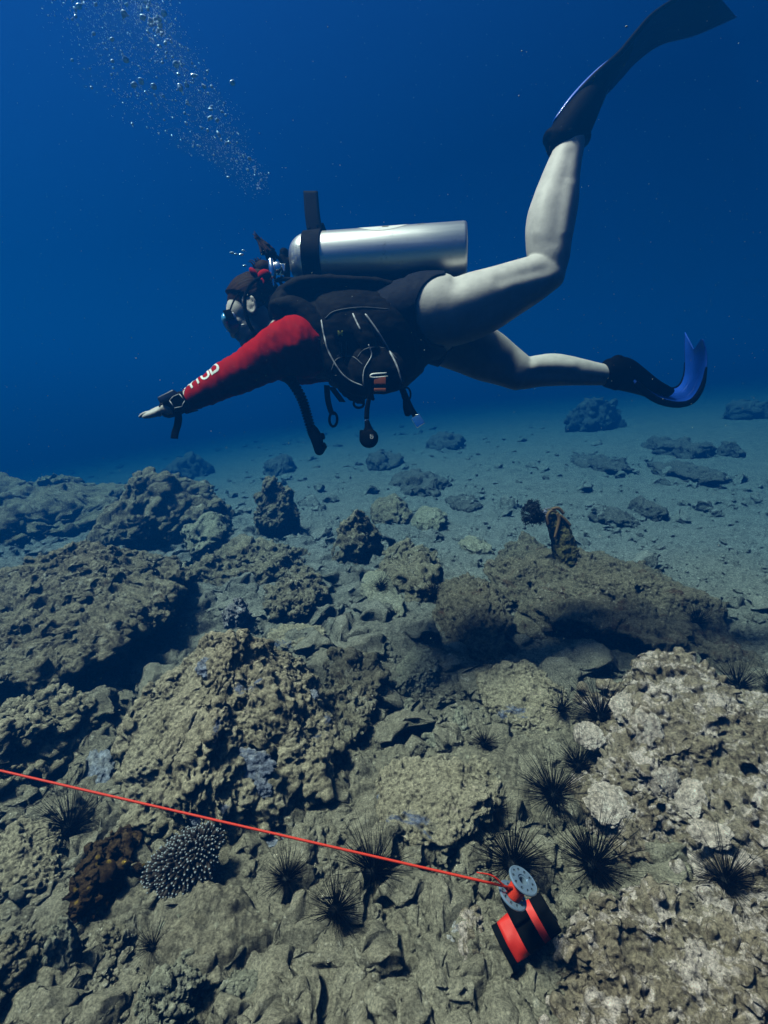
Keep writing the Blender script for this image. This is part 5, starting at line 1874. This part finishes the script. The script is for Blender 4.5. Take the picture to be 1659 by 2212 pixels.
def build_tank():
    ax = (TB - TA) / np.linalg.norm(TB - TA)
    L = np.linalg.norm(TB - TA)
    R = 0.0975
    t = thing('scuba_tank', 'silver aluminium scuba tank lying along the diver\'s back', 'scuba tank', tuple((TA + TB) / 2))
    prof = [(0.000, 0.022), (0.006, 0.040)] + [(0.006 + 0.082 * (1 - math.cos(a)), 0.040 + (R - 0.040) * math.sin(a)) for a in np.linspace(0.15, math.pi / 2, 12)]
    prof += [(0.16, R), (0.3, R), (0.5, R), (L - 0.012, R), (L - 0.005, R - 0.0016), (L - 0.001, R - 0.006), (L, R - 0.012)]
    V, Fc = lathe(prof, TA, ax, 96)
    q = Vector(ax).to_track_quat('X', 'Z')
    o = bpy.data.objects.new('cylinder', None)
    bpy.data.objects.remove(o)
    me = mesh_from('cylinder', V, Fc)
    me.transform(Matrix.Translation(-Vector(TA)))
    me.transform(q.to_matrix().to_4x4().inverted())
    cyl = put('cylinder', me, M['tank'], t, loc=Vector(TA) - t.location)
    cyl.rotation_mode = 'XYZ'
    cyl.rotation_euler = q.to_euler()
    for p_ in me.polygons:
        p_.use_smooth = len(p_.vertices) == 4
    tmp_up = np.cross(np.cross(ax, UPV), ax)
    tmp_up /= np.linalg.norm(tmp_up)
    side = np.cross(ax, tmp_up)
    if side @ FWD > 0:
        side = -side

    def on(s, phi, r=R):
        return TA + ax * s + (side * math.cos(phi) + tmp_up * math.sin(phi)) * r

    def wrap_text(txt, s, phi, size, mat, name, flip=False, along=True):
        v, f = text_mesh(txt, size, name)
        out = []
        for x, y, _ in v:
            if flip:
                x, y = -x, -y
            if not along:
                x, y = -y, x
            out.append(on(s + x, phi + y / R, R + 0.0012))
        put(name, mesh_from(name, np.array(out), f, False), mat, cyl_parent)
    cyl_parent = cyl
    # round paper label lapping over the top, and two stamped figures
    V, Fc = [], []
    nu, nv = 40, 14
    for i in range(nu + 1):
        for j in range(nv + 1):
            x, y = i / nu * 2 - 1, j / nv * 2 - 1
            yy = y * math.sqrt(max(0, 1 - x * x))
            V.append(on(0.365 + 0.100 * x, math.radians(74) + yy * 0.072 / R, R + 0.0010))
    for i in range(nu):
        for j in range(nv):
            a = i * (nv + 1) + j
            Fc.append((a, a + 1, a + nv + 2, a + nv + 1))
    put('label', mesh_from('label', np.array(V), Fc), M['white'], cyl)
    v, f = box(on(0.375, math.radians(50), R + 0.0016), (ax * 0.012, (tmp_up * 0.5 - side * 0.86) * 0.006, (side * 0.5 + tmp_up * 0.86) * 0.0006))
    put('label_print', mesh_from('label_print', v, f), M['yellow'], cyl)
    wrap_text('5 5', 0.505, math.radians(60), 0.034, plain('scratched_print', (0.16, 0.16, 0.16), 0.6), 'lettering', along=False)
    for k, (s, tx) in enumerate(((0.030, 'CTC 3AL 207'), (0.044, 'M4002 S80'), (0.058, 'TC 3ALM'))):
        v, f = text_mesh(tx, 0.0125, 'stamp')
        out = []
        for x, y, _ in v:
            s2 = s + y
            r2 = np.interp(s2, [p[0] for p in prof], [p[1] for p in prof]) + 0.0014
            out.append(on(s2, math.radians(-8) - x / 0.085, r2))
        put('stamp', mesh_from('stamp', np.array(out), f, False), plain('stamp_grey', (0.62, 0.63, 0.64), 0.5), cyl)
    # valve
    v, f = join([lathe([(-0.040, 0.012), (-0.036, 0.017), (-0.006, 0.017), (0.004, 0.022)], TA, ax, 20),
                 box(TA - ax * 0.028, (ax * 0.014, tmp_up * 0.030, side * 0.014), 0.004),
                 lathe([(0, 0.012), (0.004, 0.017), (0.028, 0.017), (0.034, 0.011)], TA - ax * 0.026 + tmp_up * 0.018, tmp_up, 14)])
    put('valve', mesh_from('valve', v, f), M['rubber'], t)
    # band: strap round the tank with its free tail standing up
    seg = 64
    V, Fc = [], []
    for i in range(seg):
        a = 2 * math.pi * i / seg
        for (s, r) in ((0.066, 0.002), (0.066, 0.008), (0.134, 0.008), (0.134, 0.002)):
            rr = np.interp(s, [p[0] for p in prof], [p[1] for p in prof]) if s < 0.088 else R
            V.append(on(s, a, max(rr, R - 0.004) + r))
    for i in range(seg):
        k = (i + 1) % seg
        for j in range(4):
            m = (j + 1) % 4
            Fc.append((i * 4 + j, i * 4 + m, k * 4 + m, k * 4 + j))
    b = put('tank_band', mesh_from('tank_band', V, Fc, False), M['black'], t)
    A = [P(668, 524, 1.93), P(664, 500, 1.93), P(659, 462, 1.925), P(656, 413, 1.92)]
    B = [P(702, 520, 1.91), P(696, 496, 1.91), P(690, 460, 1.905), P(686, 413, 1.90)]
    V, Fc, _ = ribbon(A, B, 0.006, 30, 6)
    put('strap_tail', mesh_from('strap_tail', V, Fc), M['black'], b)
    v, f = join([box(on(0.128, math.radians(78), R + 0.012), (ax * 0.014, side * 0.030, tmp_up * 0.006), 0.003),
                 tube([on(0.085, math.radians(a), R + 0.012) for a in (66, 80, 96)], 0.005, 8, 3)])
    put('band_buckle', mesh_from('band_buckle', v, f), M['rubber'], b)


build_tank()

# ------------------------------------------------------------------ regulator, hoses, gauge
def build_regulator():
    t = thing('regulator', 'chrome first stage with black hoses clamped to the tank valve', 'regulator', tuple(P(590, 590, 1.95)))
    v, f = join([loft([P(585, 564, 1.895), P(588, 580, 1.89), P(589, 598, 1.89)], [0.011, 0.014, 0.012], [0.014, 0.018, 0.016]),
                 loft([P(588, 596, 1.89), P(591, 618, 1.89)], [0.0065, 0.006], [0.007, 0.006]),
                 lathe([(-0.022, 0.012), (-0.018, 0.018), (0.014, 0.018), (0.018, 0.012)], P(600, 580, 1.905), FWD, 24),
                 box(P(606, 582, 1.95), (RGT * 0.020, UPV * 0.016, FWD * 0.016), 0.004)])
    put('first_stage', mesh_from('first_stage', v, f), M['steel'], t)
    v, f = lathe([(0, 0.008), (0.003, 0.019), (0.012, 0.022), (0.022, 0.022), (0.030, 0.019), (0.034, 0.010)], P(586, 562, 1.94), UPV, 18)
    put('yoke_knob', mesh_from('yoke_knob', v, f), M['rubber'], t)
    v, f = join([tube([P(584, 557, 1.94), P(594, 552, 1.93), P(606, 562, 1.94), P(612, 572, 1.95)], 0.006, 8, 4),
                 loft([P(610, 556, 1.955), P(618, 574, 1.955), P(620, 596, 1.955)], [0.012, 0.016, 0.012], [0.014, 0.018, 0.012])])
    put('yoke', mesh_from('yoke', v, f), M['rubber'], t)

    def hose(pts, r, name='hose'):
        V, Fc = tube(pts, r, 10, 8)
        return put(name, mesh_from(name, V, Fc), M['rubber'], t)
    hose([P(590, 604, 1.92), P(568, 600, 1.87), P(546, 610, 1.835), P(531, 634, 1.825), P(529, 664, 1.825), P(536, 696, 1.83), P(551, 722, 1.85), P(566, 748, 1.90), P(556, 765, 1.95)], 0.0068)
    hose([P(596, 606, 1.93), P(625, 603, 1.88), P(667, 613, 1.84), P(711, 642, 1.80), P(752, 680, 1.765), P(781, 715, 1.745), P(800, 750, 1.735), P(806, 790, 1.725), P(802, 830, 1.735), P(797, 862, 1.745)], 0.0075)
    hose([P(600, 600, 1.96), P(612, 622, 1.97), P(618, 648, 1.95), P(622, 672, 1.93)], 0.0065)
    hose([P(606, 598, 1.99), P(628, 612, 2.02), P(650, 632, 2.05)], 0.0065)
    v, f = lathe([(0, 0.012), (0.006, 0.030), (0.022, 0.034), (0.036, 0.026), (0.050, 0.014)], P(548, 770, 1.95), -FWD * 0.3 + HF * 0.2 - UPV, 24)
    put('second_stage', mesh_from('second_stage', v, f), M['rubber'], t)
    g = thing('pressure_gauge', 'round black pressure gauge hanging on its hose below the diver\'s belly', 'gauge', tuple(P(797, 944, 1.75)))
    v, f = tube([P(797, 862, 1.745), P(793, 884, 1.75), P(792, 905, 1.75)], [0.0075, 0.0088, 0.0088], 10, 6)
    put('hose', mesh_from('hose', v, f), M['rubber'], g)
    v, f = tube([P(792, 904, 1.75), P(792.5, 913, 1.75)], 0.0064, 12, 1)
    put('ferrule', mesh_from('ferrule', v, f), plain('blue_grey_metal', (0.35, 0.45, 0.62), 0.35, metal=0.3), g)
    v, f = join([loft([P(793, 912, 1.75), P(795, 922, 1.75), P(796, 932, 1.75)], [0.009, 0.012, 0.020], [0.010, 0.012, 0.014]),
                 lathe([(-0.016, 0.022), (-0.013, 0.029), (-0.006, 0.0325), (0.006, 0.0325), (0.013, 0.029), (0.016, 0.022)], P(797, 947, 1.75), FWD * 0.94 + RGT * 0.34, 8 * 4),
                 box(P(783, 942, 1.76), (RGT * 0.010, UPV * 0.020, FWD * 0.010), 0.004)])
    gb = put('gauge_body', mesh_from('gauge_body', v, f), M['rubber'], g)
    bvh = world_bvh(gb)
    decal_px('lettering', bvh, 'QT', (803, 943), 9, math.pi / 2, M['piping'], gb, sx=0.8)


build_regulator()

# ------------------------------------------------------------------ wrist computer
def build_computer():
    t = thing('dive_computer', 'black wrist dive computer with a loose strap on the outstretched arm', 'dive computer', tuple(P(378, 872, 1.70)))
    A, B = P(362, 884, 1.715), P(398, 866, 1.72)
    v, f = loft([A, A * 0.6 + B * 0.4, B], [0.030, 0.034, 0.034], [0.031, 0.036, 0.037], per=6)
    put('cuff', mesh_from('cuff', v, f), M['black'], t)
    ax = (B - A) / np.linalg.norm(B - A)
    n = UPV - (UPV @ ax) * ax
    n /= np.linalg.norm(n)
    v, f = box(P(369, 861, 1.70), (ax * 0.030, n * 0.012, FWD * 0.034), 0.006)
    c = put('case', mesh_from('case', v, f), plain('dark_blue_case', (0.008, 0.016, 0.05), 0.4), t)
    v, f = box(P(369, 861, 1.70) + n * 0.0135, (ax * 0.020, n * 0.0012, FWD * 0.022))
    put('screen', mesh_from('screen', v, f), plain('dark_glass', (0.02, 0.03, 0.05), 0.08), c)
    # square strap buckle on the side
    cc, hw, hh = P(384, 868, 1.66), 0.021, 0.022
    pr = [cc + ax * x * hw + n * y * hh for x, y in ((-1, 0.7), (-0.2, 1.0), (0.8, 0.9), (1.0, -0.3), (0.2, -0.9), (-0.9, -0.6), (-1, 0.7))]
    v, f = join([tube([a, b], 0.0016, 6, 1) for a, b in zip(pr[:-1], pr[1:])])
    put('buckle', mesh_from('buckle', v, f), M['piping'], t)
    v, f = box(cc + FWD * 0.008, (ax * 0.024, n * 0.024, FWD * 0.008), 0.004)
    put('buckle_plate', mesh_from('buckle_plate', v, f), M['rubber'], t)
    pts = [(383, 890), (385, 902), (383, 918), (378, 934), (376, 947)]
    V, Fc, _ = ribbon([P(u - 7, w, 1.70) for u, w in pts], [P(u + 8, w + 1, 1.695) for u, w in pts], 0.004, 24, 5)
    put('strap_tail', mesh_from('strap_tail', V, Fc), M['rubber'], t)
    v, f = tube([P(392, 888, 1.70), P(404, 892, 1.70), P(416, 889, 1.70), P(428, 886, 1.705)], 0.0022, 6, 4)
    put('cord', mesh_from('cord', v, f), M['rubber'], t)


build_computer()

# ------------------------------------------------------------------ fins
def build_fins():
    t = thing('swim_fin', 'raised swim fin at the top right, shaded blue blade spreading out of the picture', 'swim fin', tuple(P(1260, 240, 1.865)))
    pk = fused('foot_pocket', [
        limb([(1214, 306, 36, 1.15, 1.862), (1236, 276, 40, 1.20, 1.865), (1258, 240, 35, 1.35, 1.867), (1284, 200, 25, 1.7, 1.87), (1310, 168, 17, 2.5, 1.875), (1345, 128, 11, 4.2, 1.88)]),
        limb([(1186, 296, 14, 1.6, 1.862), (1204, 304, 22, 1.6, 1.862), (1232, 308, 22, 1.7, 1.862), (1262, 300, 14, 1.7, 1.862)])], 0.005, 4)
    put('foot_pocket', pk, M['rubber'], t)
    lft = [P(1252, 200, 1.82), P(1290, 160, 1.79), P(1338, 116, 1.775), P(1372, 75, 1.765), P(1408, 34, 1.755), P(1462, -4, 1.74), P(1520, -45, 1.72)]
    rgt = [P(1288, 214, 1.94), P(1310, 200, 1.955), P(1342, 166, 1.965), P(1376, 130, 1.965), P(1428, 94, 1.955), P(1502, 74, 1.94), P(1590, 36, 1.92)]
    V, Fc, Gd = ribbon(lft, rgt, (0.010, 0.007, 0.005, 0.004), 70, 16, 0.006)
    put('blade', mesh_from('blade', V, Fc), plain('shaded_blue_blade', (0.003, 0.008, 0.075), 0.6, var=0.2, vscale=12, spec=0.1), t)  # shade painted in: darker than the lower fin's blue, ribs and rail too
    for j in (5, 10):
        V, Fc = tube(Gd[6:60, j], np.linspace(0.007, 0.0025, 54), 8, 1)
        put('rib', mesh_from('rib', V, Fc), plain('shaded_blue_rib', (0.003, 0.008, 0.085), 0.5, spec=0.1), t)
    V, Fc = tube(catmull(lft, 6), np.interp(np.linspace(0, 1, 37), [0, 0.4, 1], [0.012, 0.010, 0.006]), 8, 1)
    put('rail', mesh_from('rail', V, Fc), M['rubber'], t)
    V, Fc = tube(catmull(rgt, 6), np.interp(np.linspace(0, 1, 37), [0, 0.4, 1], [0.008, 0.006, 0.004]), 8, 1)
    put('rail', mesh_from('rail', V, Fc), plain('shaded_blue_rail', (0.006, 0.015, 0.20), 0.5), t)
    tr = [P(1198, 262, 1.85), P(1224, 230, 1.845), P(1252, 198, 1.84), P(1284, 165, 1.83), P(1316, 137, 1.815), P(1342, 115, 1.80)]
    V, Fc = loft(tr, [0.006, 0.011, 0.012, 0.011, 0.009, 0.004], [0.02, 0.03, 0.03, 0.025, 0.02, 0.01], seg=16, per=8)
    put('lit_top_stripe', mesh_from('lit_top_stripe', V, Fc), M['blue_fin'], t)  # bright strip added for the sunlit upper side of the blade
    v, f = tube([P(1188, 316, 1.85), P(1188, 330, 1.85), P(1193, 334, 1.85), P(1196, 326, 1.85), P(1195, 316, 1.85)], 0.003, 6, 4)
    put('strap_loop', mesh_from('strap_loop', v, f), M['rubber'], t)
    v, f = ell(P(1232, 282, 1.800), (0.012 * RGT, 0.010 * UPV, 0.008 * FWD))
    put('buckle', mesh_from('buckle', v, f), M['rubber'], t)

    t = thing('swim_fin', 'lower swim fin behind the diver, bright blue blade curling upward to a notched tip', 'swim fin', tuple(P(1350, 810, 2.15)))
    pk = fused('foot_pocket', [
        limb([(1322, 806, 33, 0.95, 2.15), (1344, 808, 35, 1.0, 2.15), (1374, 822, 27, 1.3, 2.15), (1404, 838, 17, 2.2, 2.15), (1434, 852, 10, 4.0, 2.15)]),
        limb([(1316, 790, 17, 1.2, 2.15), (1324, 810, 24, 1.3, 2.15), (1332, 834, 10, 1.6, 2.15)]),
        ell(P(1332, 779, 2.15), (0.026 * RGT, 0.022 * UPV, 0.04 * FWD))], 0.005, 4)
    put('foot_pocket', pk, M['rubber'], t)
    near = [P(1372, 826, 2.06), P(1400, 850, 2.055), P(1430, 866, 2.05), P(1468, 872, 2.05), P(1498, 862, 2.05), P(1518, 830, 2.05), P(1526, 791, 2.05), P(1526, 760, 2.05), P(1519, 734, 2.05)]
    far = [P(1362, 795, 2.24), P(1394, 815, 2.25), P(1424, 832, 2.255), P(1448, 841, 2.255), P(1468, 833, 2.255), P(1478, 811, 2.255), P(1480, 783, 2.255), P(1479, 752, 2.255), P(1480, 718, 2.255)]
    V, Fc, Gd = ribbon(near, far, (0.009, 0.007, 0.005, 0.004), 90, 20, -0.004)
    # notch the tip: pull the middle of the last rows back along the blade
    V = V.reshape(2, 90, 20, 3)
    for j in range(20):
        w = j / 19
        back = 0.060 * max(0, 1 - abs(w - 0.55) / 0.45)
        for i in range(74, 90):
            k = (i - 73) / 16
            V[:, i, j] += -back * k * UPV
    V = V.reshape(-1, 3)
    for j in (6, 13):
        Vr, Fr = tube(Gd[22:72, j], np.linspace(0.006, 0.0025, 50), 8, 1)
        put('rib', mesh_from('rib', Vr, Fr), M['blue_fin'], t)
    put('blade', mesh_from('blade', V, Fc), M['blue_fin'], t)
    V, Fc = tube(catmull([p - 0.004 * UPV for p in near[:7]], 6), np.interp(np.linspace(0, 1, 37), [0, 0.5, 0.8, 1], [0.014, 0.013, 0.010, 0.004]), 8, 1)
    put('rail', mesh_from('rail', V, Fc), M['rubber'], t)
    V, Fc = tube(catmull(far[:7], 6), np.interp(np.linspace(0, 1, 37), [0, 0.5, 1], [0.010, 0.009, 0.004]), 8, 1)
    put('rail', mesh_from('rail', V, Fc), M['rubber'], t)


build_fins()
# ------------------------------------------------------------------ haze: the water itself
def build_haze():
    v, f = box((0, 0, 0.0), ((62, 0, 0), (0, 62, 0), (0, 0, 1)))
    zb, zt = -7.5, 3.1
    v[:, 2] = np.where(v[:, 2] > 0, zt, zb)
    me = mesh_from('haze', v, f, smooth=False)
    m = bpy.data.materials.new('sea_water')
    m.use_nodes = True
    nt = m.node_tree
    nt.nodes.clear()
    out = nt.nodes.new('ShaderNodeOutputMaterial')
    pv = nt.nodes.new('ShaderNodeVolumePrincipled')
    pv.inputs['Color'].default_value = HAZE_COLOR
    pv.inputs['Density'].default_value = HAZE_DENSITY
    pv.inputs['Anisotropy'].default_value = 0.30
    pv.inputs['Absorption Color'].default_value = HAZE_ABSORB
    nt.links.new(pv.outputs[0], out.inputs['Volume'])
    tag(put('haze', me, m), kind='stuff')


build_haze()
